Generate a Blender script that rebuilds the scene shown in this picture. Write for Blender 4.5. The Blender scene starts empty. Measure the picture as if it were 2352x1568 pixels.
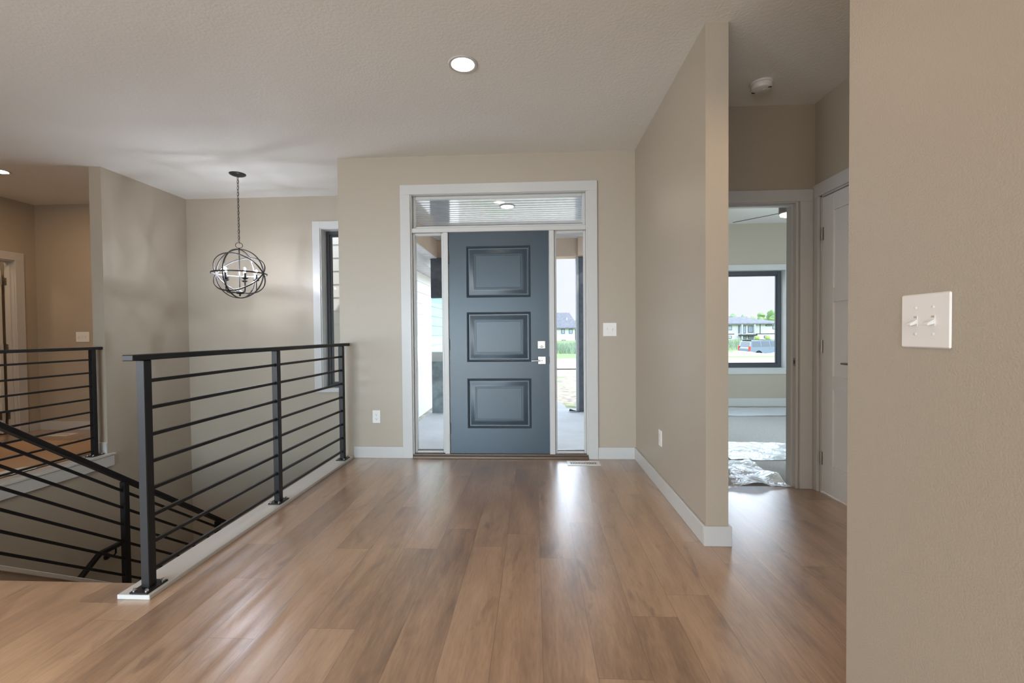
import bpy, bmesh, math, random
from mathutils import Vector, Matrix, noise

random.seed(7)
SC = bpy.context.scene
COL = SC.collection
H = 2.758                      # ceiling height

# ------------------------------------------------------------------ camera
FPX = 1030.4
yaw, pitch, roll = 0.0492, -0.0190, -0.0087
cy, sy = math.cos(yaw), math.sin(yaw)
fwd = Vector((-sy * math.cos(pitch), cy * math.cos(pitch), math.sin(pitch)))
r0 = Vector((cy, sy, 0.0)); u0 = r0.cross(fwd)
right = math.cos(roll) * r0 + math.sin(roll) * u0
up = -math.sin(roll) * r0 + math.cos(roll) * u0
cam = bpy.data.cameras.new('camera'); camo = bpy.data.objects.new('camera', cam); COL.objects.link(camo)
M = Matrix((right, up, -fwd)).transposed().to_4x4(); M.translation = Vector((0.3192, -4.0692, 1.1437))
camo.matrix_world = M
cam.sensor_width = 36.0; cam.lens = FPX / 2352 * 36.0; cam.clip_start = 0.05; cam.clip_end = 900
SC.camera = camo

# ------------------------------------------------------------------ world, sun, assumed daylight, exposure
SC.view_settings.view_transform = 'Standard'; SC.view_settings.look = 'None'
SC.view_settings.exposure = 0.0; SC.view_settings.gamma = 1.0; SC.view_settings.use_curve_mapping = False
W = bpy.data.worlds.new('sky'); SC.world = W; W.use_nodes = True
wt = W.node_tree; wt.nodes.clear()
def wn(t): return wt.nodes.new(t)
wo = wn('ShaderNodeOutputWorld'); wb = wn('ShaderNodeBackground'); wc = wn('ShaderNodeTexCoord'); ws = wn('ShaderNodeSeparateXYZ')
wr = wn('ShaderNodeValToRGB'); _el = wr.color_ramp.elements   # pale horizon, a bright band added to lift the floor reflections, calmer blue overhead
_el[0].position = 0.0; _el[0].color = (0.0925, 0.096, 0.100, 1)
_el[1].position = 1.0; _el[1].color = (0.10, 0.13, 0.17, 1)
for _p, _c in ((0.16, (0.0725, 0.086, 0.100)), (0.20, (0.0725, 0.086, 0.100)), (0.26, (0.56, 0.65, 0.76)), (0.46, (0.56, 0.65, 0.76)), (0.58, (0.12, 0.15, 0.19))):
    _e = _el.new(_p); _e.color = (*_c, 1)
wno = wn('ShaderNodeTexNoise'); wno.inputs['Scale'].default_value = 5.0; wno.inputs['Detail'].default_value = 6
wcr = wn('ShaderNodeValToRGB'); wcr.color_ramp.elements[0].position = 0.35; wcr.color_ramp.elements[1].position = 0.75
wm = wn('ShaderNodeMix'); wm.data_type = 'RGBA'; wm.inputs['B'].default_value = (0.0975, 0.099, 0.101, 1)
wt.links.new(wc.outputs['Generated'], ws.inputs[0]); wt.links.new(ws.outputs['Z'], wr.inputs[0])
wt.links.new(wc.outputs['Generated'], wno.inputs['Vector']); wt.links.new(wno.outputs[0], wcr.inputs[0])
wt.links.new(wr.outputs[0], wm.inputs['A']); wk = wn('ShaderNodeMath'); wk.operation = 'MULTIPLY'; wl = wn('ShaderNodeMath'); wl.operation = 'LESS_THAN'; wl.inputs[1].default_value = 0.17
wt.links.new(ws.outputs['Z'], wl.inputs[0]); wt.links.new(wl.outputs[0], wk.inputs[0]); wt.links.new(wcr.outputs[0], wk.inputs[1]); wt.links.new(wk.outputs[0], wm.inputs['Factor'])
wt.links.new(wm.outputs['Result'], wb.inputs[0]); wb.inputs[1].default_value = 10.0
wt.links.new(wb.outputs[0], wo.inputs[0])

def light(name, kind, loc, energy, color, target=None, size=None, size_y=None, **kw):
    L = bpy.data.lights.new(name, kind); L.energy = energy; L.color = color
    if size: L.size = size
    if size_y: L.shape = 'RECTANGLE'; L.size_y = size_y
    for k, x in kw.items(): setattr(L, k, x)
    o = bpy.data.objects.new(name, L); COL.objects.link(o); o.location = loc
    if target is not None:
        o.rotation_euler = (Vector(target) - Vector(loc)).to_track_quat('-Z', 'Y').to_euler()
    return o
light('sun', 'SUN', (26, -14, 40), 3.2, (1.0, 0.95, 0.87), (0, 4, 0), angle=0.02)
# assumed blue daylight added behind the camera, no window built, slanting down
light('assumed_daylight_back', 'AREA', (-2.0, -8.85, 1.3), 66, (0.44, 0.75, 1.0), (-1.4, 0, -1.2), 4.8, 1.7, spread=1.1)
light('ceiling_fill_back', 'AREA', (-2.4, -8.8, 0.9), 375, (1.0, 0.965, 0.92), (-2.2, 0, 11.0), 5.2, 1.6)  # added upward fill that brightens the ceiling, no real source behind it
light('partition_fill_side', 'AREA', (-5.6, -6.4, 1.4), 33, (0.84, 0.92, 1.0), (1.2, 1.0, 0.9), 2.2, 1.7, spread=0.95)  # added fill aimed at the partition from the left, no window known there
# assumed warm ceiling cans behind and beside the camera, unseen, no fixtures built
for cx, cyy, en in ((-3.2, -4.6, 22), (-2.1, -3.1, 34), (0.35, -3.05, 14), (0.3, -5.2, 17), (-1.5, -5.6, 20)):
    light('assumed_room_can', 'SPOT', (cx, cyy, H - 0.02), en, (1.0, 0.64, 0.40), (cx, cyy, 0), spot_size=2.6, spot_blend=0.8, shadow_soft_size=0.07)
light('assumed_hall_can', 'SPOT', (1.33, -2.32, H - 0.02), 24, (1.0, 0.66, 0.40), (1.33, -2.32, 0), spot_size=2.4, spot_blend=0.9, shadow_soft_size=0.07)  # unseen can, assumed from the warm spot on the partition end
light('assumed_hall_can', 'SPOT', (1.85, -2.15, H - 0.02), 15, (1.0, 0.74, 0.52), (1.85, -2.15, 0), spot_size=2.1, spot_blend=0.6, shadow_soft_size=0.07)  # unseen can added to brighten the closet door and casing
light('bedroom_fill_side', 'AREA', (2.06, 1.7, 1.4), 42, (0.66, 0.86, 1.0), (3.4, 0.2, 0.9), 1.6, 1.4)  # added fill for the bedroom floor, on a wall without a window
light('bedroom_fill_rear', 'AREA', (3.6, -0.58, 1.4), 62, (0.70, 0.88, 1.0), (3.6, 3, 1.4), 1.6, 1.4)  # added fill on an interior wall, brightens the bedroom window wall

# ------------------------------------------------------------------ materials
MATS = {}
def nodes_of(name):
    m = bpy.data.materials.new(name); m.use_nodes = True
    nt = m.node_tree; b = nt.nodes['Principled BSDF']
    return m, nt, b
def N(nt, t, **inp):
    n = nt.nodes.new(t)
    for k, x in inp.items():
        n.inputs[k.replace('_', ' ')].default_value = x
    return n
def mat(name, color, rough=0.5, metal=0.0, bump=None, vary=None, spec=None, coat=None):
    if name in MATS: return MATS[name]
    m, nt, b = nodes_of(name)
    b.inputs['Base Color'].default_value = (*color, 1); b.inputs['Roughness'].default_value = rough; b.inputs['Metallic'].default_value = metal
    if spec is not None: b.inputs['Specular IOR Level'].default_value = spec
    if coat: b.inputs['Coat Weight'].default_value = coat
    tc = nt.nodes.new('ShaderNodeTexCoord')
    if bump:
        sc, st, di = bump
        n = N(nt, 'ShaderNodeTexNoise', Scale=sc, Detail=2.0, Roughness=0.5)
        bp = N(nt, 'ShaderNodeBump', Strength=st, Distance=di)
        nt.links.new(tc.outputs['Object'], n.inputs['Vector']); nt.links.new(n.outputs[0], bp.inputs['Height'])
        nt.links.new(bp.outputs[0], b.inputs['Normal'])
    if vary:
        sc, col2 = vary
        n = N(nt, 'ShaderNodeTexNoise', Scale=sc, Detail=5.0, Roughness=0.6)
        cr = nt.nodes.new('ShaderNodeValToRGB'); cr.color_ramp.elements[0].position = 0.36; cr.color_ramp.elements[1].position = 0.64
        cr.color_ramp.elements[0].color = (*color, 1); cr.color_ramp.elements[1].color = (*col2, 1)
        nt.links.new(tc.outputs['Object'], n.inputs['Vector']); nt.links.new(n.outputs[0], cr.inputs[0]); nt.links.new(cr.outputs[0], b.inputs['Base Color'])
    MATS[name] = m
    return m
def emit(name, color, strength):
    m = bpy.data.materials.new(name); m.use_nodes = True; nt = m.node_tree; nt.nodes.clear()
    e = N(nt, 'ShaderNodeEmission', Color=(*color, 1), Strength=strength); o = nt.nodes.new('ShaderNodeOutputMaterial')
    nt.links.new(e.outputs[0], o.inputs[0]); return m
def glass(name, tint=(1, 1, 1), refl=0.012, rough=0.0):
    m = bpy.data.materials.new(name); m.use_nodes = True; nt = m.node_tree; nt.nodes.clear()
    t = N(nt, 'ShaderNodeBsdfTransparent', Color=(*tint, 1)); g = N(nt, 'ShaderNodeBsdfGlossy', Color=(1, 1, 1, 1), Roughness=rough)
    lw = N(nt, 'ShaderNodeLayerWeight', Blend=0.5)
    pw = N(nt, 'ShaderNodeMath'); pw.operation = 'POWER'; pw.inputs[1].default_value = 4.0; nt.links.new(lw.outputs['Facing'], pw.inputs[0])
    mm = N(nt, 'ShaderNodeMath'); mm.operation = 'MULTIPLY_ADD'; mm.inputs[1].default_value = 0.35; mm.inputs[2].default_value = refl * 0.5
    mx = nt.nodes.new('ShaderNodeMixShader'); o = nt.nodes.new('ShaderNodeOutputMaterial')
    nt.links.new(pw.outputs[0], mm.inputs[0]); nt.links.new(mm.outputs[0], mx.inputs[0])
    nt.links.new(t.outputs[0], mx.inputs[1]); nt.links.new(g.outputs[0], mx.inputs[2]); nt.links.new(mx.outputs[0], o.inputs[0])
    return m

PAINT = mat('wall_paint', (0.425, 0.370, 0.295), 0.36, bump=(200, 0.42, 0.0025), spec=0.45)
CEIL = mat('ceiling_paint', (0.80, 0.78, 0.735), 0.75, bump=(64, 0.36, 0.004))
TRIM = mat('trim_white', (0.55, 0.545, 0.53), 0.32, spec=0.5)
DOORW = mat('door_white', (0.68, 0.67, 0.64), 0.35)
METAL = mat('rail_black', (0.011, 0.0105, 0.0115), 0.42, spec=0.3)
BRONZE = mat('bronze_frame', (0.035, 0.034, 0.036), 0.4)
BLUEFRAME = mat('graphite_frame', (0.055, 0.06, 0.07), 0.4)
NICKEL = mat('nickel', (0.40, 0.375, 0.34), 0.35, 1.0)
STEEL = mat('zinc_steel', (0.66, 0.66, 0.68), 0.25, 1.0)
PLASTIC = mat('white_plastic', (0.80, 0.785, 0.765), 0.3)
DARK = mat('dark_slot', (0.02, 0.02, 0.022), 0.6)
DOORP = mat('door_paint', (0.028, 0.047, 0.066), 0.33, spec=0.6, bump=(420, 0.05, 0.001))
FIXT = mat('fixture_black', (0.022, 0.019, 0.017), 0.4, 0.3)
PANE = glass('window_glass')
THRESH = mat('threshold_bronze', (0.16, 0.115, 0.085), 0.35, 0.3)
CONC = mat('porch_concrete', (0.54, 0.545, 0.555), 0.7, bump=(40, 0.2, 0.004), vary=(2.2, (0.62, 0.62, 0.63)))
SIDING = mat('siding_white', (0.83, 0.81, 0.77), 0.6)
SOFFIT = mat('soffit_white', (0.80, 0.80, 0.80), 0.5)
BEAM = mat('beam_tan', (0.62, 0.47, 0.35), 0.6, vary=(3, (0.55, 0.41, 0.31)))
FELT = mat('felt_wrap', (0.07, 0.085, 0.115), 0.55, bump=(160, 0.8, 0.006), vary=(14, (0.11, 0.13, 0.165)))
PORCHC = mat('porch_plank', (0.60, 0.61, 0.64), 0.16, coat=1.0)
CARPET = mat('carpet_grey', (0.40, 0.385, 0.365), 0.95, bump=(230, 1.0, 0.01), vary=(120, (0.52, 0.50, 0.48)))
KRAFT = mat('kraft_paper', (0.46, 0.30, 0.18), 0.7, bump=(300, 0.8, 0.004), vary=(180, (0.55, 0.38, 0.24)))

def wood_floor():
    m, nt, b = nodes_of('plank_floor')
    L = nt.links.new
    tc = nt.nodes.new('ShaderNodeTexCoord'); sp = nt.nodes.new('ShaderNodeSeparateXYZ'); L(tc.outputs['Object'], sp.inputs[0])
    def mth(op, a, bb=None, c=None):
        n = nt.nodes.new('ShaderNodeMath'); n.operation = op
        for i, x in enumerate((a, bb, c)):
            if x is None: continue
            if isinstance(x, (int, float)): n.inputs[i].default_value = x
            else: L(x, n.inputs[i])
        return n.outputs[0]
    PW, PL = 0.181, 1.22
    xx = mth('DIVIDE', mth('ADD', sp.outputs['X'], 0.181 * 60 - 0.342), PW)
    row = mth('FLOOR', xx); fx = mth('FRACT', xx)
    wn1 = nt.nodes.new('ShaderNodeTexWhiteNoise'); wn1.noise_dimensions = '1D'; L(row, wn1.inputs['W'])
    yy = mth('ADD', mth('DIVIDE', mth('ADD', sp.outputs['Y'], 50.0), PL), mth('MULTIPLY', wn1.outputs['Value'], 7.31))
    idx = mth('FLOOR', yy); fy = mth('FRACT', yy)
    cm = nt.nodes.new('ShaderNodeCombineXYZ'); L(row, cm.inputs[0]); L(idx, cm.inputs[1])
    wn2 = nt.nodes.new('ShaderNodeTexWhiteNoise'); wn2.noise_dimensions = '2D'; L(cm.outputs[0], wn2.inputs['Vector'])
    rnd = wn2.outputs['Value']
    # grain: strongly stretched noise, shifted per plank
    g = nt.nodes.new('ShaderNodeCombineXYZ')
    L(mth('MULTIPLY_ADD', sp.outputs['X'], 1.0, mth('MULTIPLY', rnd, 37.0)), g.inputs[0])
    L(mth('MULTIPLY', sp.outputs['Y'], 0.12), g.inputs[1]); L(mth('MULTIPLY', rnd, 11.0), g.inputs[2])
    n1 = N(nt, 'ShaderNodeTexNoise', Scale=11.0, Detail=7.0, Roughness=0.62, Distortion=0.5); L(g.outputs[0], n1.inputs['Vector'])
    n2 = N(nt, 'ShaderNodeTexNoise', Scale=110.0, Detail=3.0, Roughness=0.6); L(g.outputs[0], n2.inputs['Vector'])
    # knots / dark streaks
    k = nt.nodes.new('ShaderNodeCombineXYZ')
    L(mth('MULTIPLY_ADD', sp.outputs['X'], 1.0, mth('MULTIPLY', rnd, 19.0)), k.inputs[0]); L(mth('MULTIPLY', sp.outputs['Y'], 0.28), k.inputs[1])
    n3 = N(nt, 'ShaderNodeTexNoise', Scale=9.0, Detail=3.0, Roughness=0.55, Distortion=0.8); L(k.outputs[0], n3.inputs['Vector'])
    cr3 = nt.nodes.new('ShaderNodeValToRGB'); cr3.color_ramp.elements[0].position = 0.60; cr3.color_ramp.elements[1].position = 0.76
    L(n3.outputs[0], cr3.inputs[0])
    gl = nt.nodes.new('ShaderNodeCombineXYZ')
    L(mth('MULTIPLY_ADD', sp.outputs['X'], 1.0, mth('MULTIPLY', rnd, 53.0)), gl.inputs[0]); L(mth('MULTIPLY', sp.outputs['Y'], 0.33), gl.inputs[1])
    n4 = N(nt, 'ShaderNodeTexNoise', Scale=4.5, Detail=3.0, Roughness=0.5, Distortion=0.6); L(gl.outputs[0], n4.inputs['Vector'])
    t = mth('MULTIPLY_ADD', n1.outputs[0], 0.80, mth('MULTIPLY_ADD', rnd, 0.22, -0.325))
    t = mth('ADD', t, mth('MULTIPLY', n4.outputs[0], 0.55))
    t = mth('ADD', t, mth('MULTIPLY_ADD', n2.outputs[0], 0.42, -0.21))
    cr = nt.nodes.new('ShaderNodeValToRGB'); e = cr.color_ramp.elements
    e[0].position = 0.12; e[0].color = (0.165, 0.098, 0.060, 1)
    e[1].position = 0.88; e[1].color = (0.56, 0.39, 0.255, 1)
    for p, c in ((0.36, (0.295, 0.182, 0.109)), (0.58, (0.42, 0.274, 0.169))):
        el = e.new(p); el.color = (*c, 1)
    L(t, cr.inputs[0])
    mx = nt.nodes.new('ShaderNodeMix'); mx.data_type = 'RGBA'; mx.inputs['B'].default_value = (0.11, 0.062, 0.036, 1)
    L(cr.outputs[0], mx.inputs['A']); L(mth('MULTIPLY', cr3.outputs[0], 0.7), mx.inputs['Factor'])
    # seams
    ex = mth('MULTIPLY', mth('MINIMUM', fx, mth('SUBTRACT', 1.0, fx)), PW)
    ey = mth('MULTIPLY', mth('MINIMUM', fy, mth('SUBTRACT', 1.0, fy)), PL)
    ed = mth('MINIMUM', ex, ey)
    seam = mth('LESS_THAN', ed, 0.0011)
    mx2 = nt.nodes.new('ShaderNodeMix'); mx2.data_type = 'RGBA'; mx2.inputs['B'].default_value = (0.10, 0.055, 0.032, 1)
    L(mx.outputs['Result'], mx2.inputs['A']); L(mth('MULTIPLY', seam, 0.6), mx2.inputs['Factor'])
    L(mx2.outputs['Result'], b.inputs['Base Color'])
    L(mth('MULTIPLY_ADD', n2.outputs[0], 0.14, 0.24), b.inputs['Roughness'])
    b.inputs['Specular IOR Level'].default_value = 0.7; b.inputs['Coat Weight'].default_value = 0.9; b.inputs['Coat Roughness'].default_value = 0.29; b.inputs['Coat IOR'].default_value = 1.6
    bp = N(nt, 'ShaderNodeBump', Strength=0.11, Distance=0.002)
    L(mth('SUBTRACT', mth('MULTIPLY', n2.outputs[0], 0.9), mth('MULTIPLY', seam, 1.0)), bp.inputs['Height']); L(bp.outputs[0], b.inputs['Normal'])
    return m
FLOOR = wood_floor()

def film_mat():
    m = bpy.data.materials.new('clear_film'); m.use_nodes = True; nt = m.node_tree; nt.nodes.clear()
    tc = nt.nodes.new('ShaderNodeTexCoord'); n = N(nt, 'ShaderNodeTexNoise', Scale=14.0, Detail=4.0, Distortion=1.5)
    bp = N(nt, 'ShaderNodeBump', Strength=0.6, Distance=0.02)
    t = N(nt, 'ShaderNodeBsdfTransparent', Color=(0.93, 0.95, 0.97, 1)); g = N(nt, 'ShaderNodeBsdfGlossy', Color=(0.95, 0.97, 1, 1), Roughness=0.22)
    d = N(nt, 'ShaderNodeBsdfDiffuse', Color=(0.85, 0.88, 0.92, 1))
    m1 = nt.nodes.new('ShaderNodeMixShader'); m1.inputs[0].default_value = 0.62
    m2 = nt.nodes.new('ShaderNodeMixShader'); m2.inputs[0].default_value = 0.30; o = nt.nodes.new('ShaderNodeOutputMaterial')
    L = nt.links.new
    L(tc.outputs['Object'], n.inputs['Vector']); L(n.outputs[0], bp.inputs['Height']); L(bp.outputs[0], g.inputs['Normal'])
    L(t.outputs[0], m1.inputs[1]); L(d.outputs[0], m1.inputs[2]); L(m1.outputs[0], m2.inputs[1]); L(g.outputs[0], m2.inputs[2]); L(m2.outputs[0], o.inputs[0])
    return m
FILM = film_mat()

# ------------------------------------------------------------------ mesh builder
class MB:
    def __init__(s): s.v = []; s.f = []; s.m = []; s.mi = 0; s.T = None
    def add(s, vs, fs):
        o = len(s.v)
        if s.T is not None: vs = [s.T @ Vector(p) for p in vs]
        s.v += [tuple(p) for p in vs]
        s.f += [tuple(i + o for i in f) for f in fs]; s.m += [s.mi] * len(fs)
        return s
    def cbox(s, c, h, ch=0.0, M=None):
        hx, hy, hz = h
        S = (-1, 1)
        if ch <= 0:
            vs = [Vector((x * hx, y * hy, z * hz)) for x in S for y in S for z in S]
            fs = [(0, 1, 3, 2), (4, 6, 7, 5), (0, 4, 5, 1), (2, 3, 7, 6), (0, 2, 6, 4), (1, 5, 7, 3)]
        else:
            ch = min(ch, hx * .9, hy * .9, hz * .9)
            vs = []; I = {}
            for x in S:
                for y in S:
                    for z in S:
                        I[x, y, z] = len(vs)
                        vs += [Vector((x * hx, y * (hy - ch), z * (hz - ch))), Vector((x * (hx - ch), y * hy, z * (hz - ch))), Vector((x * (hx - ch), y * (hy - ch), z * hz))]
            fs = []
            for q in S:
                fs.append([I[q, a, b] + 0 for a, b in ((-1, -1), (1, -1), (1, 1), (-1, 1))])
                fs.append([I[a, q, b] + 1 for a, b in ((-1, -1), (1, -1), (1, 1), (-1, 1))])
                fs.append([I[a, b, q] + 2 for a, b in ((-1, -1), (1, -1), (1, 1), (-1, 1))])
            for a in S:
                for b in S:
                    fs.append([I[a, b, -1] + 0, I[a, b, 1] + 0, I[a, b, 1] + 1, I[a, b, -1] + 1])
                    fs.append([I[a, -1, b] + 0, I[a, 1, b] + 0, I[a, 1, b] + 2, I[a, -1, b] + 2])
                    fs.append([I[-1, a, b] + 1, I[1, a, b] + 1, I[1, a, b] + 2, I[-1, a, b] + 2])
                    for z in S: fs.append([I[a, b, z], I[a, b, z] + 1, I[a, b, z] + 2])
        c = Vector(c)
        vs = [(M @ p if M is not None else p) + c for p in vs]
        return s.add(vs, fs)
    def box(s, x0, y0, z0, x1, y1, z1, ch=0.0):
        return s.cbox(((x0 + x1) / 2, (y0 + y1) / 2, (z0 + z1) / 2), (abs(x1 - x0) / 2, abs(y1 - y0) / 2, abs(z1 - z0) / 2), ch)
    def bar(s, p, q, w, h, ch=0.0, upv=(0, 0, 1)):
        p = Vector(p); q = Vector(q); d = (q - p); l = d.length; d.normalize()
        sx = d.cross(Vector(upv)); sx.normalize(); uz = sx.cross(d)
        Mx = Matrix((sx, d, uz)).transposed()
        return s.cbox((p + q) / 2, (w / 2, l / 2, h / 2), ch, Mx)
    def cyl(s, p, q, r, n=20, r2=None):
        p = Vector(p); q = Vector(q); d = (q - p).normalized(); r2 = r if r2 is None else r2
        a = d.orthogonal().normalized(); b = d.cross(a)
        vs = []
        for c, rr in ((p, r), (q, r2)):
            for i in range(n):
                t = 2 * math.pi * i / n; vs.append(c + (a * math.cos(t) + b * math.sin(t)) * rr)
        fs = [(i, (i + 1) % n, n + (i + 1) % n, n + i) for i in range(n)] + [tuple(range(n))[::-1], tuple(range(n, 2 * n))]
        return s.add(vs, fs)
    def lathe(s, prof, c, n=32, M=None):
        c = Vector(c); vs = []
        for r, z in prof:
            for i in range(n):
                t = 2 * math.pi * i / n; p = Vector((r * math.cos(t), r * math.sin(t), z)); vs.append((M @ p if M is not None else p) + c)
        fs = []
        for k in range(len(prof) - 1):
            for i in range(n):
                j = (i + 1) % n; fs.append((k * n + i, k * n + j, k * n + n + j, k * n + n + i))
        if prof[0][0] > 1e-6: fs.append(tuple(range(n))[::-1])
        if prof[-1][0] > 1e-6: o = (len(prof) - 1) * n; fs.append(tuple(range(o, o + n)))
        return s.add(vs, fs)
    def tube(s, pts, r, n=10, closed=False):
        pts = [Vector(p) for p in pts]; k = len(pts); vs = []; fs = []
        ref = None
        for i, p in enumerate(pts):
            if closed: t = pts[(i + 1) % k] - pts[i - 1]
            else: t = pts[min(i + 1, k - 1)] - pts[max(i - 1, 0)]
            t.normalize()
            ref = t.orthogonal() if ref is None else ref - t * ref.dot(t)
            ref.normalize(); b = t.cross(ref)
            for j in range(n):
                a = 2 * math.pi * j / n; vs.append(p + (ref * math.cos(a) + b * math.sin(a)) * r)
        for i in range(k if closed else k - 1):
            o = i * n; o2 = ((i + 1) % k) * n
            for j in range(n): fs.append((o + j, o + (j + 1) % n, o2 + (j + 1) % n, o2 + j))
        if not closed: fs += [tuple(range(n))[::-1], tuple(range((k - 1) * n, k * n))]
        return s.add(vs, fs)
    def ring(s, c, R, ax, w, t, n=72):
        """flat strap bent to a circle of radius R about axis ax; w wide along the axis, t thick"""
        c = Vector(c); ax = Vector(ax).normalized(); a = ax.orthogonal().normalized(); b = ax.cross(a); vs = []; fs = []
        for i in range(n):
            th = 2 * math.pi * i / n; d = a * math.cos(th) + b * math.sin(th)
            for rr, z in ((R - t / 2, -w / 2), (R + t / 2, -w / 2), (R + t / 2, w / 2), (R - t / 2, w / 2)): vs.append(c + d * rr + ax * z)
        for i in range(n):
            o = i * 4; q = ((i + 1) % n) * 4
            for j in range(4): fs.append((o + j, o + (j + 1) % 4, q + (j + 1) % 4, q + j))
        return s.add(vs, fs)
    def prism(s, poly, a0, a1, axis='y'):
        """poly of 2-D points extruded along axis; (x,z) for y, (y,z) for x, (x,y) for z"""
        n = len(poly)
        def P(p, a): return {'y': (p[0], a, p[1]), 'x': (a, p[0], p[1]), 'z': (p[0], p[1], a)}[axis]
        vs = [P(p, a0) for p in poly] + [P(p, a1) for p in poly]
        fs = [tuple(range(n))[::-1], tuple(range(n, 2 * n))] + [(i, (i + 1) % n, n + (i + 1) % n, n + i) for i in range(n)]
        return s.add(vs, fs)
    def ball(s, c, r, n=16, m=10, sc=(1, 1, 1)):
        c = Vector(c); vs = [c + Vector((0, 0, -r * sc[2]))]; fs = []
        for k in range(1, m):
            ph = -math.pi / 2 + math.pi * k / m
            for i in range(n):
                t = 2 * math.pi * i / n; vs.append(c + Vector((r * sc[0] * math.cos(ph) * math.cos(t), r * sc[1] * math.cos(ph) * math.sin(t), r * sc[2] * math.sin(ph))))
        vs.append(c + Vector((0, 0, r * sc[2]))); top = len(vs) - 1
        for i in range(n):
            j = (i + 1) % n; fs.append((0, 1 + j, 1 + i)); o = 1 + (m - 2) * n; fs.append((o + i, o + j, top))
        for k in range(m - 2):
            o = 1 + k * n
            for i in range(n): j = (i + 1) % n; fs.append((o + i, o + j, o + n + j, o + n + i))
        return s.add(vs, fs)
    def build(s, name, mats, parent=None, world=True, recalc=True):
        me = bpy.data.meshes.new(name)
        off = Vector((0, 0, 0))
        if parent is not None and world:
            p = parent
            while p is not None: off += p.location; p = p.parent
        me.from_pydata([tuple(Vector(p) - off) for p in s.v], [], s.f)
        me.polygons.foreach_set('material_index', s.m)
        for mm in (mats if isinstance(mats, (list, tuple)) else [mats]): me.materials.append(mm)
        if recalc:
            bm = bmesh.new(); bm.from_mesh(me); bmesh.ops.recalc_face_normals(bm, faces=bm.faces); bm.to_mesh(me); bm.free()
        me.polygons.foreach_set('use_smooth', [True] * len(me.polygons)); me.set_sharp_from_angle(angle=0.6)
        o = bpy.data.objects.new(name, me); COL.objects.link(o)
        if parent is not None: o.parent = parent
        return o

def tag(o, label, cat, group=None, kind=None):
    o['label'] = label; o['category'] = cat
    if group: o['group'] = group
    if kind: o['kind'] = kind
    return o
def thing(name, label, cat, loc=(0, 0, 0), rotz=0.0, group=None, kind=None):
    o = bpy.data.objects.new(name, None); COL.objects.link(o); o.location = loc; o.rotation_euler = (0, 0, rotz); o.empty_display_size = 0.05
    return tag(o, label, cat, group, kind)
def copy_tree(o, parent=None):
    c = o.copy(); COL.objects.link(c)
    if parent is not None: c.parent = parent
    for ch in list(o.children): copy_tree(ch, c)
    return c
def struct(name, mb, m, label, cat, parent=None):
    o = mb.build(name, m, parent)
    if parent is None: tag(o, label, cat, kind='structure')
    return o
def holed(mb, ax, a0, a1, z0, z1, t0, t1, holes):
    """wall slab along axis ax ('x' or 'y') from a0 to a1, thickness t0..t1, with rectangular holes (h0,h1,zb,zt)"""
    def B(p0, p1, q0, q1):
        if p1 - p0 < 1e-5 or q1 - q0 < 1e-5: return
        if ax == 'x': mb.box(p0, t0, q0, p1, t1, q1)
        else: mb.box(t0, p0, q0, t1, p1, q1)
    cur = a0
    for h0, h1, zb, zt in sorted(holes):
        B(cur, h0, z0, z1); B(h0, h1, z0, zb); B(h0, h1, zt, z1); cur = h1
    B(cur, a1, z0, z1)
    return mb

# ------------------------------------------------------------------ setting: floor, ceiling, walls
m = MB()
m.box(-1.49, -9, -0.25, 1.346, 0.10, 0); m.box(1.346, -9, -0.25, 2.46, -0.69, 0); m.box(-7.5, -9, -0.25, -1.49, -2.10, 0); m.box(-7.5, -2.10, -0.25, -3.79, 1.3, 0)
struct('floor', m, FLOOR, 'warm brown wood plank floor running through the entry and hall', 'floor')
m = MB(); m.box(1.346, -0.69, -0.25, 5.3, 0.10, 0.004); m.box(1.95, 0.10, -0.25, 5.3, 3.0, 0.004)
struct('floor_bedroom', m, CARPET, 'grey carpet of the bedroom beyond the hall doorway', 'carpet')
m = MB(); m.box(-7.5, -9.2, H, 5.4, 0.17, H + 0.15); m.box(-7.5, .17, H, -1.30, 1.3, H + .15); m.box(1.89, 0.17, H, 5.4, 1.25, H + 0.15); m.box(1.89, 1.25, H, 5.4, 3.05, H + 0.15)
struct('ceiling', m, CEIL, 'textured off-white ceiling over entry, stairwell and hall', 'ceiling')
m = MB(); m.box(-8.2, -9.8, 2.95, 6.0, .17, 3.1); m.box(-8.2, .17, 2.95, 1.40, 1.4, 3.1); m.box(-1.5, 1.4, 2.95, 1.40, 3.25, 3.1); m.box(1.86, .17, 2.95, 6.0, 3.25, 3.1)
struct('roof', m, mat('roof_dark', (0.06, 0.06, 0.065), 0.8), 'dark roof deck above the house', 'roof')
BASE0 = -3.2
m = MB(); holed(m, 'x', -1.475, 1.30, -0.25, H + .02, 0.0, 0.17, [(-0.81, 0.81, 0.0, 2.425)])
struct('wall_front', m, PAINT, 'greige wall around the dark front door', 'wall')
m = MB(); m.box(1.228, -1.643, -0.02, 1.346, 0.05, H + .02); m.box(1.301, .05, -.25, 2.02, .17, H + .02); m.box(1.90, .17, -.25, 2.02, 3.05, H + .02)
struct('wall_partition', m, PAINT, 'greige partition wall between entry and hall, with free end', 'wall')
m = MB(); holed(m, 'x', 1.346, 2.46, 0.0, H + .02, -0.735, -0.615, [(1.41, 2.222, 0.0, 2.078)])
struct('wall_hall_end', m, PAINT, 'greige wall above the bedroom doorway at the hall end', 'wall')
m = MB(); holed(m, 'y', -3.0, -0.735, 0.0, H + .02, 2.335, 2.46, [(-1.34, -0.806, 0.0, 2.085)]); m.box(1.34, -3.1, 0, 2.46, -3.0, H + .02)
struct('wall_hall_right', m, PAINT, 'dim greige hall wall holding the white closet door', 'wall')
m = MB(); m.box(1.2158, -9.0, -0.02, 1.34, -2.741, H + .02)
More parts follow.
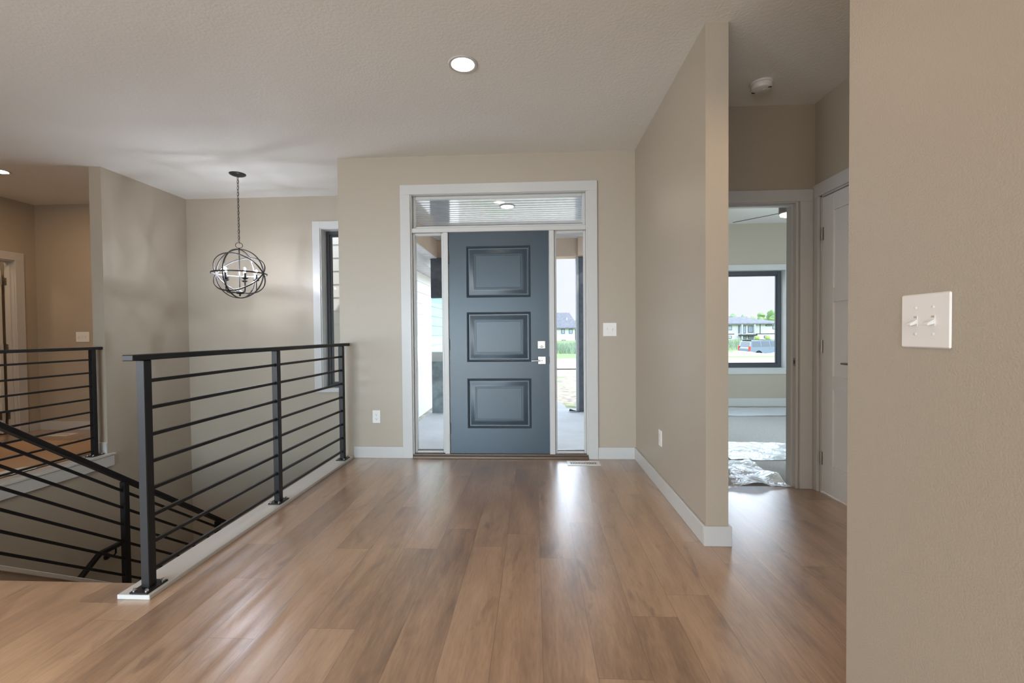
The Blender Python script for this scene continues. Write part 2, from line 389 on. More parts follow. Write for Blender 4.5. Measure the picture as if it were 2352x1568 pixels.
struct('wall_right', m, PAINT, 'near greige wall on the right carrying the large switch plate', 'wall')
m = MB(); m.box(-7.5, -9.12, 0, 1.34, -9.0, H + .02)
struct('wall_back', m, PAINT, 'far wall of the great room behind the viewer', 'wall')
m = MB(); m.box(-3.905, 0.03, -0.02, -3.785, 1.0765, H + .02); m.box(-3.905, -9.0, BASE0, -3.785, 1.0765, -0.02)
struct('wall_stair_left', m, PAINT, 'greige wall on the left of the stairwell, with a free end beside the railing', 'wall')
m = MB(); holed(m, 'x', -3.905, -1.475, BASE0, H + .02, 1.0765, 1.25, [(-2.165, -1.62, 0.505, 2.38)])
struct('wall_stair_back', m, PAINT, 'greige back wall of the stairwell behind the chandelier', 'wall')
m = MB(); m.box(-1.475, 0.17, BASE0, -1.36, 1.25, H + .02); m.box(-1.475, 0.0, BASE0, -1.36, 0.17, -0.25); m.box(-1.50, -2.12, BASE0, -1.38, 0.0, -0.25)
struct('wall_stair_right', m, PAINT, 'greige wall under the long railing on the stair side', 'wall')
m = MB(); m.box(-3.785, -2.25, BASE0, -1.5, -2.12, -0.25)
struct('wall_stair_near', m, PAINT, 'greige wall below the floor edge at the top of the stairs', 'wall')
m = MB(); holed(m, 'y', -9.0, 1.28, 0, H + .02, -5.90, -5.78, [(0.0, 0.94, 0.0, 2.05)])
struct('wall_left', m, PAINT, 'greige wall at the far left with the open white door', 'wall')
m = MB(); m.box(-5.78, -3.4, 0, -4.0, -3.28, H + .02)  # added unseen wall, keeps the assumed back daylight off the far left area
struct('wall_blocker', m, PAINT, 'unseen greige wall added behind the viewer at the left to block the assumed daylight', 'wall')
m = MB(); m.box(-7.5, 1.16, -0.02, -3.905, 1.28, H + .02)
struct('wall_landing', m, PAINT, 'greige wall beyond the left railing with the triple switch', 'wall')
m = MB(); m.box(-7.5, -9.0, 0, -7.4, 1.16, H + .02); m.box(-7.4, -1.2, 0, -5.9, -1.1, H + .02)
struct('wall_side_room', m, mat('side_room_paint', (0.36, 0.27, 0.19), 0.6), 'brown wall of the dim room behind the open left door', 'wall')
m = MB(); m.box(5.2, -0.735, 0, 5.32, 3.05, H + .02); m.box(2.46, -0.735, 0, 5.2, -0.615, H + .02)
holed(m, 'x', 2.02, 5.2, -.25, H + .02, 2.88, 3.05, [(2.75, 4.10, 0.575, 2.06)])
struct('wall_bedroom', m, PAINT, 'greige bedroom wall around the dark framed window', 'wall')

# ------------------------------------------------------------------ stairs below the entry floor (mostly below the sight line)
TREAD = 0.2667; RISE = 0.19
m = MB()
for k in range(8):
    y0 = -2.10 + k * TREAD; z = -(k + 1) * RISE
    m.box(-2.58, y0, z - 0.25, -1.50, y0 + TREAD + 0.02, z, 0.006)
m.box(-3.785, 0.034, -1.96, -1.475, 1.0765, -1.71)
for k in range(6):
    y1 = 0.034 - k * TREAD; z = -1.71 - (k + 1) * RISE
    m.box(-3.785, y1 - TREAD - 0.02, z - 0.25, -2.70, y1, z, 0.006)
struct('stair_treads', m, FLOOR, 'wooden stair flights descending from the entry floor edge', 'stairs')
SL = 0.7125
m = MB()
def stz(y): return -0.126 - SL * (y + 1.755)
m.prism([(-2.10, stz(-2.10) - .02), (0.04, stz(0.04) - .02), (0.04, BASE0), (-2.10, BASE0)], -2.69, -2.59, 'x')
struct('wall_stair_middle', m, PAINT, 'greige half wall between the two stair flights', 'wall')
m = MB(); m.bar((-2.64, -2.12, stz(-2.12) - .0125), (-2.64, 0.06, stz(.06) - .0125), 0.15, 0.025, 0.003)
struct('trim_stair_cap', m, TRIM, 'sloping white cap below the stair railing', 'trim')

# cap boards and fascia around the opening
m = MB(); m.box(-1.503, -2.225, 0.0, -1.355, -0.001, 0.02, 0.002)
struct('trim_floor_cap', m, TRIM, 'long white cap board under the black railing', 'trim')
m = MB(); m.box(-3.925, -6.0, 0.0, -3.755, 0.03, 0.02, 0.002); m.box(-3.783, 0.03, 0.0, -3.755, 0.085, 0.02, 0.002)
m.box(-3.785, -6.0, -0.105, -3.762, 0.075, -0.0005, 0.002)
struct('trim_landing_cap', m, TRIM, 'white ledge board and fascia under the left railing', 'trim')

# baseboards
BH = 0.106; BT = 0.014
def base(name, boxes, label):
    m = MB()
    for b in boxes: m.box(*b, 0.002)
    struct(name, m, TRIM, label, 'baseboard')
base('baseboard_front', [(-1.354, -BT, 0, -0.885, 0, BH), (0.888, -BT, 0, 1.228 - BT, 0, BH)], 'white baseboard on both sides of the front door')
base('baseboard_partition', [(1.228 - BT, -1.643, 0, 1.228, -0.001, BH), (1.228 - BT, -1.643 - BT, 0, 1.346 + BT, -1.643, BH), (1.346, -1.643, 0, 1.346 + BT, -0.755, BH)], 'white baseboard wrapping the partition end')
base('baseboard_hall', [(2.315, -0.735 - BT, 0, 2.335, -0.735, BH), (2.335 - BT, -3.0, 0, 2.335, -1.42, BH)], 'white baseboard stub between the two hall door casings')
base('baseboard_stair', [(-3.905, 0.03 - BT, 0.02, -3.785, 0.03, BH + .02), (-3.905 - BT, 0.03 - BT, 0, -3.905, 1.16, BH)], 'white baseboard on the stub wall end')
base('baseboard_left', [(-5.78, 1.16 - BT, 0, -3.92, 1.16, BH), (-5.78, 1.03, 0, -5.78 + BT, 1.146, BH), (-5.78, -6, 0, -5.78 + BT, -0.10, BH)], 'white baseboard in the corner beyond the left railing')
base('baseboard_bedroom', [(2.02, 2.88 - BT, 0.004, 5.2, 2.88, 0.125), (5.2 - BT, -0.6, 0.004, 5.2, 2.866, 0.125)], 'white baseboard under the bedroom window')

# ------------------------------------------------------------------ front entrance (door_1)
D1 = thing('door_1', 'dark blue-grey front door with sidelights and transom', 'door', (0, 0, 0), kind='structure')
m = MB()
m.box(-0.892, -0.019, 0, -0.800, 0, 2.408, .002); m.box(0.803, -0.019, 0, 0.890, 0, 2.408, .002); m.box(-0.892, -0.019, 2.408, 0.890, 0, 2.496, .002)
m.build('casing', TRIM, D1)
m = MB()   # jamb lining, posts, transom bar
m.box(-0.812, -0.004, 0.036, -0.790, 0.165, 2.425); m.box(0.790, -0.004, 0.036, 0.812, 0.165, 2.425); m.box(-0.79, -0.004, 2.405, 0.79, 0.165, 2.425)
m.box(-0.79, 0.0, 2.066, 0.79, 0.15, 2.108, .004)
for s in (-1, 1):
    m.box(s * 0.460, 0.004, 0.036, s * 0.506, 0.15, 2.066, .003)
m.build('jamb_frame', TRIM, D1)
def glazed(x0, x1, z0, z1, y, bez, name):
    f = MB()
    f.box(x0, y, z0, x0 + bez, y + .03, z1, .004); f.box(x1 - bez, y, z0, x1, y + .03, z1, .004)
    f.box(x0 + bez, y, z0, x1 - bez, y + .03, z0 + bez, .004); f.box(x0 + bez, y, z1 - bez, x1 - bez, y + .03, z1, .004)
    fo = f.build(name, TRIM, D1)
    p = MB(); p.box(x0 + bez * .8, y + .012, z0 + bez * .8, x1 - bez * .8, y + .018, z1 - bez * .8); p.build('pane', PANE, fo)
    g = MB(); g.box(x0 + bez, y + .010, z0 + bez - .002, x1 - bez, y + .022, z0 + bez + .005); g.build('gasket', DARK, fo)
glazed(-0.79, 0.79, 2.108, 2.405, 0.045, 0.026, 'transom_sash')
glazed(-0.79, -0.506, 0.040, 2.066, 0.03, 0.020, 'sidelight_sash')
glazed(0.506, 0.79, 0.040, 2.066, 0.03, 0.020, 'sidelight_sash')
m = MB(); m.box(-0.80, -0.03, 0.0005, 0.803, 0.20, 0.022, .003); m.box(-0.80, 0.0, 0.022, 0.803, 0.19, 0.036, .003)
m.build('threshold', THRESH, D1)
m = MB()
X0, X1, Z0, Z1, YF = -0.456, 0.456, 0.038, 2.066, 0.02
m.box(X0, YF + .0205, Z0, X1, YF + .045, Z1)
pans = [(-0.296, 0.290, 1.470, 1.937), (-0.296, 0.290, 0.881, 1.336), (-0.296, 0.290, 0.271, 0.729)]
zs = [Z0] + sorted([z for p in pans for z in p[2:]]) + [Z1]
xs = [X0, -0.296, 0.290, X1]
for i in range(3):
    for k in range(7):
        if i == 1 and k in (1, 3, 5): continue
        m.box(xs[i], YF, zs[k], xs[i + 1], YF + .021, zs[k + 1])
LOOPS = [(0, 0), (.003, -.007), (.009, -.010), (.016, -.006), (.020, .004), (.029, .005), (.033, .004), (.060, -.007), (.071, -.008), (.0725, -.0045), (.0755, -.0045), (.077, -.008), (.084, -.008), (.0855, -.0045), (.0885, -.0045), (.090, -.008)]
for x0, x1, z0, z1 in pans:
    vs = []
    for d, y in LOOPS:
        vs += [(x0 + d, YF + y, z0 + d), (x1 - d, YF + y, z0 + d), (x1 - d, YF + y, z1 - d), (x0 + d, YF + y, z1 - d)]
    fs = []
    for k in range(len(LOOPS) - 1):
        for j in range(4): fs.append((k * 4 + j, k * 4 + (j + 1) % 4, k * 4 + 4 + (j + 1) % 4, k * 4 + 4 + j))
    o = (len(LOOPS) - 1) * 4; fs.append((o, o + 1, o + 2, o + 3)); m.add(vs, fs)
SLAB = m.build('door_slab', DOORP, D1)
m = MB()
m.box(-0.456, YF + .004, .0365, .456, YF + .04, .0465); m.build('door_sweep', DARK, SLAB)
for z in (1.83, 1.04, 0.27):
    h = MB(); h.cyl((-0.459, YF - .006, z - .05), (-0.459, YF - .006, z + .05), .006, 10); h.box(-0.4595, YF - .003, z - .05, -0.4565, YF + .02, z + .05)
    h.build('hinge', mat('hinge_bronze', (0.10, 0.09, 0.08), 0.4, 0.8), SLAB)
m = MB(); m.box(0.352, YF - .009, 1.000, 0.420, YF - .0005, 1.068, .002)
m.mi = 1
for x in (0.372, 0.400): m.cyl((x, YF - .0095, 1.038), (x, YF - .008, 1.038), .0045, 10)
m.mi = 2
m.box(0.380, YF - .0105, 1.022, 0.394, YF - .009, 1.027); m.box(0.378, YF - .011, 1.010, 0.397, YF - .009, 1.0135)
m.tube([(0.368, YF - .010, 1.0165), (0.376, YF - .010, 1.0145), (0.386, YF - .010, 1.0125), (0.397, YF - .010, 1.0145), (0.406, YF - .010, 1.018)], .0016, 6)
m.build('deadbolt_plate', [mat('pale_nickel', (0.80, 0.78, 0.66), 0.35, 0.35), STEEL, DARK], SLAB)
m = MB(); m.box(0.355, YF - .009, 0.859, 0.423, YF - .0005, 0.927, .002)
m.cyl((0.389, YF - .009, .893), (0.389, YF - .045, .893), .0165, 18); m.cyl((0.389, YF - .045, .893), (0.389, YF - .055, .893), .0105, 16)
m.tube([(0.389, YF - .040, .8925), (0.372, YF - .042, .8915), (0.34, YF - .045, .8905), (0.295, YF - .045, .8895)], .0068, 10)
m.mi = 1
for z in (.918, .868): m.cyl((0.389, YF - .0095, z), (0.389, YF - .008, z), .0035, 8)
m.cyl((0.389, YF - .0555, .893), (0.389, YF - .0545, .893), .005, 10)
m.build('lever_handle', [mat('brushed_nickel', (0.74, 0.73, 0.72), 0.32, 0.85), DARK], SLAB)
m = MB(); m.box(0.4565, YF + .0, .86, .4595, YF + .02, .925); m.cyl((.458, YF - .002, .885), (.458, YF + .004, .885), .012, 10); m.build('strike_plate', mat('hinge_bronze', (0.1, 0.09, 0.08), .4), SLAB)

# ------------------------------------------------------------------ hall doorway to the bedroom (door_2) and the closet door (door_3)
D2 = thing('door_2', 'white cased doorway from the hall into the bedroom', 'doorway', (1.8, -0.735, 0), kind='structure')
m = MB()
m.box(2.227, -0.754, 0, 2.315, -0.735, 2.066, .002); m.box(1.362, -0.754, 0, 1.405, -0.735, 2.066, .002); m.box(1.362, -0.754, 2.066, 2.315, -0.735, 2.149, .002)
m.build('casing', TRIM, D2)
m = MB()
m.box(2.205, -0.738, 0, 2.222, -0.612, 2.062, .001); m.box(1.41, -0.738, 0, 1.427, -0.612, 2.062, .001); m.box(1.41, -0.738, 2.060, 2.222, -0.612, 2.078, .001)
m.box(2.192, -0.700, 0, 2.205, -0.655, 2.060, .001); m.box(1.427, -0.700, 2.048, 2.192, -0.655, 2.060, .001)
m.build('jamb', TRIM, D2)
m = MB(); m.box(2.2035, -0.735, 0.885, 2.2055, -0.705, 0.945); m.mi = 1; m.box(2.2030, -0.727, 0.902, 2.2036, -0.714, 0.928)
m.build('strike_plate', [NICKEL, DARK], D2)

D3 = thing('door_3', 'white three-panel closet door in the dim hall', 'door', (2.335, -1.0, 0), kind='structure')
m = MB()
m.box(2.316, -0.801, 0, 2.335, -0.7365, 2.083, .002); m.box(2.316, -1.43, 2.083, 2.335, -0.7365, 2.172, .002); m.box(2.316, -1.43, 0, 2.335, -1.345, 2.083, .002)
m.build('casing', TRIM, D3)
m = MB(); m.box(2.333, -0.818, 0, 2.46, -0.806, 2.085); m.box(2.333, -1.34, 0, 2.46, -1.328, 2.085); m.box(2.333, -1.34, 2.073, 2.46, -0.806, 2.085); m.build('jamb', TRIM, D3)
m = MB()
ya, yb = -1.325, -0.821
m.box(2.348, ya, .016, 2.374, yb, 2.066)
S = .114
m.box(2.336, yb - S, .016, 2.348, yb, 2.066, .001); m.box(2.336, ya, .016, 2.348, ya + S, 2.066, .001)
for z0, z1 in ((.016, .215), (.742, .830), (1.337, 1.431), (1.952, 2.066)): m.box(2.336, ya + S, z0, 2.348, yb - S, z1, .001)
SL3 = m.build('door_slab', DOORW, D3)
for z in (1.815, 1.03, 0.245):
    h = MB(); h.cyl((2.3305, -.8195, z - .045), (2.3305, -.8195, z + .045), .0075, 10); h.box(2.334, -.836, z - .045, 2.3362, -.806, z + .045)
    h.build('hinge', NICKEL, SL3)
m = MB(); m.cyl((2.336, -1.262, .93), (2.326, -1.262, .93), .03, 20); m.cyl((2.33, -1.262, .93), (2.285, -1.262, .93), .009, 12); m.tube([(2.285, -1.262, .93), (2.282, -1.20, .93), (2.283, -1.10, .928)], .007, 8)
m.build('lever_handle', NICKEL, SL3)

# open door at the far left (door_4)
D4 = thing('door_4', 'open white door and casing beyond the left railing', 'door', (-5.78, .9, 0), kind='structure')
m = MB(); m.box(-5.78, .925, 0, -5.761, 1.018, 2.045, .002); m.box(-5.78, -.10, 2.045, -5.761, 1.018, 2.14, .002); m.box(-5.78, -.10, 0, -5.761, 0.0, 2.045, .002)
m.build('casing', TRIM, D4)
m = MB(); m.box(-5.90, .921, 0, -5.778, .94, 2.05); m.box(-5.90, 0, 2.03, -5.778, .94, 2.05); m.box(-5.90, 0, 0, -5.778, .018, 2.03)
m.box(-5.855, .908, 0, -5.818, .921, 2.03, .001); m.build('jamb', TRIM, D4)
m = MB(); m.box(-6.70, .876, .014, -5.922, .911, 2.03, .002)
S4 = m.build('door_slab', DOORW, D4)
for z in (1.80, 1.02, 0.22):
    h = MB(); h.cyl((-5.911, .900, z - .045), (-5.911, .900, z + .045), .006, 10); h.box(-5.9, .918, z - .045, -5.862, .9205, z + .045); h.box(-5.955, .8735, z - .045, -5.918, .8762, z + .045)
    h.mi = 1
    for dz in (-.03, 0, .03): h.cyl((-5.873, .9165, z + dz), (-5.873, .918, z + dz), .004, 8)
    h.build('hinge', [NICKEL, DARK], S4)

light('side_room_fill', 'POINT', (-6.5, -.1, 2.5), 14, (1.0, .74, .5), shadow_soft_size=.1)  # added fill light, brightens the open door slab

# ------------------------------------------------------------------ windows
W1 = thing('window_1', 'tall dark framed window in the stairwell behind the railing', 'window', (-1.9, 1.08, .5), kind='structure')
m = MB(); m.box(-2.254, 1.0585, .469, -2.165, 1.0765, 2.462, .002); m.box(-2.165, 1.0585, 2.38, -1.53, 1.0765, 2.462, .002); m.box(-2.165, 1.0585, .469, -1.53, 1.0765, .505, .002); m.box(-1.62, 1.0585, .505, -1.53, 1.0765, 2.38, .002)
m.build('casing', TRIM, W1)
m = MB(); m.box(-2.167, 1.07, .5, -2.155, 1.245, 2.385); m.box(-1.63, 1.07, .5, -1.618, 1.245, 2.385); m.box(-2.155, 1.07, 2.372, -1.63, 1.245, 2.385); m.box(-2.155, 1.07, .5, -1.63, 1.245, .513)
m.build('reveal', TRIM, W1)
m = MB()
def frame(m, x0, x1, z0, z1, y0, y1, w):
    m.box(x0, y0, z0, x0 + w, y1, z1, .002); m.box(x1 - w, y0, z0, x1, y1, z1, .002); m.box(x0 + w, y0, z0, x1 - w, y1, z0 + w, .002); m.box(x0 + w, y0, z1 - w, x1 - w, y1, z1, .002)
frame(m, -2.155, -1.63, .513, 2.372, 1.20, 1.245, .04); frame(m, -2.115, -1.67, .553, 2.332, 1.212, 1.24, .022)
F1 = m.build('window_frame', BRONZE, W1)
m = MB(); m.box(-2.10, 1.224, .57, -1.685, 1.23, 2.315); m.build('pane', PANE, F1)

W2 = thing('window_2', 'dark framed bedroom window looking onto the street', 'window', (3.4, 2.88, .5), kind='structure')
m = MB(); m.box(2.66, 2.8615, .49, 2.752, 2.88, 2.14, .002); m.box(4.098, 2.8615, .49, 4.19, 2.88, 2.14, .002); m.box(2.752, 2.8615, 2.058, 4.098, 2.88, 2.14, .002); m.box(2.752, 2.8615, .49, 4.098, 2.88, .577, .002)
m.build('casing', TRIM, W2)
m = MB(); m.box(2.745, 2.87, .57, 2.757, 3.045, 2.065); m.box(4.093, 2.87, .57, 4.105, 3.045, 2.065); m.box(2.757, 2.87, 2.053, 4.093, 3.045, 2.065); m.box(2.757, 2.87, .57, 4.093, 3.045, .582)
m.build('reveal', TRIM, W2)
m = MB(); frame(m, 2.757, 4.093, .582, 2.053, 2.985, 3.04, .058); frame(m, 2.815, 4.035, .64, 1.995, 3.0, 3.03, .016)
F2 = m.build('window_frame', BLUEFRAME, W2)
m = MB(); m.box(2.825, 3.012, .65, 4.025, 3.018, 1.985); m.build('pane', PANE, F2)

# ------------------------------------------------------------------ railings
RAILS = 'black metal railings around the stairwell'
def plate(y, x, z, par, base, w=.082, l=.112):
    b = MB(); b.box(x - w / 2, y - l / 2, z, x + w / 2, y + l / 2, z + .008, .001)
    pl = b.build('base_plate', METAL, par)
    for dx in (-1, 1):
        for dy in (-1, 1):
            c = (x + dx * (w / 2 - .013), y + dy * (l / 2 - .013), z + .008)
            q = MB(); q.cyl(c, (c[0], c[1], c[2] + .005), .0085, 12); q.cyl((c[0], c[1], c[2] + .005), (c[0], c[1], c[2] + .012), .006, 6)
            q.build('bolt', STEEL, par)
def level_rail(name, label, x, ys, y0, y1, zt, zb, zbase, postx=.0):
    t = thing(name, label, 'railing', (x, (y0 + y1) / 2, zbase), group=RAILS)
    b = MB(); b.box(x - .026, y0, zt - .026, x + .026, y1, zt, .003); b.build('top_rail', METAL, t)
    for y in ys:
        b = MB(); b.box(x - .02, y - .02, zbase + .008, x + .02, y + .02, zt - .026, .003); p = b.build('post', METAL, t)
        plate(y, x, zbase, p, None)
    for z in zb:
        b = MB(); b.box(x - .008, min(ys), z - .008, x + .008, max(ys), z + .008, .0015)
        for y in ys:
            s = -1 if y == max(ys) else 1
            for e in ((-1, 1) if min(ys) < y < max(ys) else ((-1,) if y == max(ys) else ())):
                b.cyl((x, y + e * .02, z), (x, y + e * .027, z), .0125, 12)
        b.build('bar', METAL, t)
    return t
ZB = [0.095 + .1213 * k for k in range(8)]
level_rail('stair_railing', 'long black level railing on the white cap beside the entry floor', -1.41, [-2.165, -1.145, -0.125], -2.245, 0.0, 1.064, ZB, .02)
level_rail('stair_railing', 'black level railing on the ledge at the far left beside the stub wall', -3.83, [-1.9, -0.055], -2.1, 0.025, 1.045, [.07 + .1225 * k for k in range(8)], .02)
t = thing('stair_railing', 'black sloping railing descending between the stair flights', 'railing', (-2.64, -1.0, -.6), group=RAILS)
def tz(y): return 0.668 - 0.7285 * (y + 1.735)
b = MB(); b.bar((-2.64, -2.16, tz(-2.16) - .015), (-2.64, 0.03, tz(.03) - .015), .05, .030, .003); b.build('top_rail', METAL, t)
for y in (-2.06, -0.995, -0.06):
    b = MB(); b.box(-2.66, y - .02, stz(y) - .02, -2.62, y + .02, tz(y) - .03, .003); p = b.build('post', METAL, t)
    q = MB(); q.bar((-2.64, y - .05, stz(y - .05) + .004), (-2.64, y + .05, stz(y + .05) + .004), .08, .008, .001); q.build('base_plate', METAL, p)
for k in range(6):
    z0 = .034 - .1224 * k + SL * (2.06 - 1.01); z1 = .034 - .1224 * k - SL * (1.01 - 0.06)
    b = MB(); b.bar((-2.64, -2.06, z0), (-2.64, -0.06, z1), .016, .016, .0015); b.build('bar', METAL, t)
t = thing('wall_handrail', 'black square handrail bracketed on the lower stairwell wall', 'handrail', (-3.70, -.2, -.9))
b = MB(); b.bar((-3.70, -.17, -.86), (-3.70, .13, -.862), .038, .038, .003); b.bar((-3.70, -.155, -.856), (-3.70, -1.5, -.856 - .95), .038, .038, .003); b.build('rail', METAL, t)
b = MB(); b.tube([(-3.70, 0.0, -.88), (-3.70, 0.0, -.93), (-3.715, -.005, -.952), (-3.745, -.01, -.96), (-3.78, -.01, -.96)], .008, 8); b.cyl((-3.784, -.01, -.96), (-3.770, -.01, -.96), .032, 20, .026); b.build('bracket', METAL, t)

# ------------------------------------------------------------------ chandelier
cx, cyy = -2.63, 0.31; oz = 1.762; OR = 0.243
ch = thing('orb_chandelier', 'black orb chandelier with five lit bulbs over the stairwell', 'chandelier', (cx, cyy, H))
b = MB(); b.lathe([(0.0, H - .026), (.03, H - .026), (.060, H - .016), (.074, H - .007), (.075, H - .001)], (cx, cyy, 0), 36); b.build('canopy', FIXT, ch)
b = MB(); z = H - .030; k = 0
while z > 2.085:
    pts = []
    for i in range(14):
        a = 2 * math.pi * i / 14; w = .009 * math.cos(a); h = .0185 * math.sin(a)
        pts.append((cx + (w if k % 2 else 0), cyy + (0 if k % 2 else w), z - .016 + h))
    b.tube(pts, .0022, 5, True); z -= .031; k += 1
b.tube([(cx + .004, cyy + .003, H - .03), (cx + .002, cyy + .004, 2.4), (cx + .004, cyy + .003, 2.06)], .0022, 5); b.build('chain', FIXT, ch)
b = MB(); b.tube([(cx + .028 * math.cos(a * .3927), cyy + .014 * math.cos(a * .3927), 2.045 + .028 * math.sin(a * .3927)) for a in range(16)], .003, 6, True); b.build('loop', FIXT, ch)
b = MB(); b.cyl((cx, cyy, 2.02), (cx, cyy, 1.56), .0055, 12); b.cyl((cx, cyy, 2.02), (cx, cyy, 1.995), .010, 12); b.build('stem', FIXT, ch)
for ax in ((0, 0, 1), (1, 0, 0), (0, 1, 0), (0, math.sin(.84), math.cos(.84)), (0, -math.sin(.84), math.cos(.84))):
    b = MB(); b.ring((cx, cyy, oz), OR, ax, .012, .008); b.build('ring', FIXT, ch)
b = MB(); b.lathe([(0, 1.535), (.008, 1.540), (.009, 1.55), (.006, 1.556), (.026, 1.560), (.040, 1.568), (.040, 1.580), (.022, 1.588), (.010, 1.60)], (cx, cyy, 0), 24); b.build('hub', FIXT, ch)
BULB = emit('bulb_glow', (0.82, 0.87, 1.0), 1330.0)
BGLASS = glass('bulb_glass', (1, 1, 1), .03)
for k in range(5):
    a = 0.60 + k * 2 * math.pi / 5; dx, dy = math.cos(a), math.sin(a); R = .145
    def P(r, z): return (cx + dx * r, cyy + dy * r, z)
    b = MB(); b.tube([P(.03, 1.574), P(.11, 1.572), P(.134, 1.58), P(.145, 1.602), P(.145, 1.70)], .005, 8); arm = b.build('arm', FIXT, ch)
    b = MB(); b.lathe([(.004, 1.692), (.014, 1.694), (.028, 1.704), (.030, 1.708), (.010, 1.704), (.010, 1.70)], P(.145, 0), 20); b.build('drip_cup', FIXT, arm)
    b = MB(); b.cyl(P(.145, 1.702), P(.145, 1.758), .0105, 14); b.build('candle_sleeve', FIXT, arm)
    b = MB(); b.lathe([(.0, 1.757), (.008, 1.759), (.011, 1.768), (.020, 1.782), (.0235, 1.796), (.0215, 1.810), (.013, 1.820), (0, 1.824)], P(.145, 0), 16); b.build('bulb', BGLASS, arm)
    b = MB(); b.ball(P(.145, 1.795), .0095, 12, 8, (1, 1, 1.4)); b.build('filament', BULB, arm)

# ------------------------------------------------------------------ recessed lights
CANM = emit('can_glow', (1.0, 0.80, 0.58), 80.0)
def can(loc, label, m, r=.088, ri=.066):
    x, y, z = loc
    t = thing('recessed_light', label, 'ceiling light', loc)
    b = MB(); b.lathe([(r, z - .0005), (r, z - .003), (r - .004, z - .006), (ri + .004, z - .005), (ri, z - .001), (ri - .001, z)], (x, y, 0), 40); b.build('trim_ring', TRIM, t)
    b = MB(); b.lathe([(ri, z - .0025), (ri * .6, z - .0035), (0, z - .004)], (x, y, 0), 32); b.build('diffuser', m, t)
can((-0.095, -1.364, H), 'round recessed ceiling light glowing in front of the entrance door', CANM)
can((-4.86, 0.066, H), 'round recessed ceiling light at the left edge above the landing', emit('can_glow_left', (1.0, 0.66, 0.40), 260.0))
can((0.022, 1.118, 2.60), 'round recessed light in the porch ceiling seen through the transom', emit('can_glow_porch', (1.0, .86, .68), 90.0), .09, .07)

# smoke detector
t = thing('smoke_detector', 'white round smoke detector on the hall ceiling', 'smoke detector', (1.815, -1.035, H))
sx_, sy_ = 1.815, -1.035
b = MB(); b.lathe([(.070, H - .0005), (.070, H - .010), (.066, H - .012)], (sx_, sy_, 0), 36); b.build('mounting_ring', PLASTIC, t)
b = MB(); b.lathe([(.062, H - .0125), (.064, H - .020), (.064, H - .032), (.058, H - .042), (.045, H - .047), (0, H - .048)], (sx_, sy_, 0), 36)
b.mi = 1
for a in (-.9, 2.4): b.cbox((sx_ + .050 * math.cos(a), sy_ + .050 * math.sin(a), H - .0455), (.010, .003, .003))
b.build('body', [PLASTIC, DARK], t)
b = MB(); b.lathe([(.013, H - .0475), (.013, H - .051), (.010, H - .052), (0, H - .052)], (sx_ + .012, sy_ - .015, 0), 20); b.build('test_button', PLASTIC, t)

# ------------------------------------------------------------------ switch plates and outlets (built facing -Y at the origin)
def switch(name, label, loc, rotz, gangs, w, h, states):
    t = thing(name, label, 'light switch', loc, rotz)
    b = MB(); b.cbox((0, -.003, 0), (w / 2, .003, h / 2), .0028); b.build('plate', PLASTIC, t, False)
    for g in range(gangs):
        x = (g - (gangs - 1) / 2) * .046
        b = MB(); b.cbox((x, -.0062, 0), (.0052, .0006, .0122), 0); b.mi = 1
        up_ = states[g]
        b.box(x - .0040, -.0071, .0065 if not up_ else -.0112, x + .0040, -.0066, .0112 if not up_ else -.0065); b.build('slot', [PLASTIC, mat('slot_shade', (.50, .47, .44), .6)], t, False)
        b = MB(); s = 1 if up_ else -1
        b.prism([(-.0068, -.005 + .002 * s), (-.0068, .005 + .002 * s), (-.0215, .0085 * s + .0028), (-.0225, .0085 * s), (-.0215, .0085 * s - .0028)], x - .0042, x + .0042, 'x'); b.build('toggle', PLASTIC, t, False)
        for z in (.0302, -.0302):
            b = MB(); b.lathe([(.0036, 0), (.0036, .001), (.002, .0017), (0, .0018)], (x, -.006, z), 12, Matrix.Rotation(math.pi / 2, 3, 'X')); b.build('screw', PLASTIC, t, False)
    return t
switch('light_switch', 'large white double switch plate on the near right wall', (1.2158, -2.9985, 1.1635), -math.pi / 2, 2, .129, .124, (0, 0))
switch('light_switch', 'white double switch plate to the right of the front door', (.999, 0, 1.167), 0, 2, .120, .120, (0, 1))
switch('light_switch', 'wide white triple switch plate on the wall beyond the left railing', (-5.198, 1.16, 1.141), 0, 3, .170, .124, (0, 0, 1))
def outlet(label, loc, rotz):
    t = thing('wall_outlet', label, 'outlet', loc, rotz, group='white wall outlets')
    b = MB(); b.cbox((0, -.003, 0), (.037, .003, .0595), .0028); b.build('plate', PLASTIC, t, False)
    for z in (.0195, -.0195):
        b = MB(); b.cbox((0, -.0062, z), (.0165, .001, .0135), .0008); b.mi = 1
        b.box(-.0075, -.0075, z - .001, -.0055, -.0071, z + .008); b.box(.0055, -.0075, z - .001, .0075, -.0071, z + .008); b.cyl((0, -.0071, z - .007), (0, -.0076, z - .007), .003, 10)
        b.build('receptacle', [PLASTIC, DARK], t, False)
    b = MB(); b.lathe([(.003, 0), (.003, .001), (0, .0014)], (0, -.006, 0), 10, Matrix.Rotation(math.pi / 2, 3, 'X')); b.build('screw', PLASTIC, t, False)
outlet('white duplex outlet low on the wall left of the front door', (-1.141, 0, .381), 0)
outlet('white duplex outlet low on the partition wall at right', (1.228, -.793, .376), -math.pi / 2)

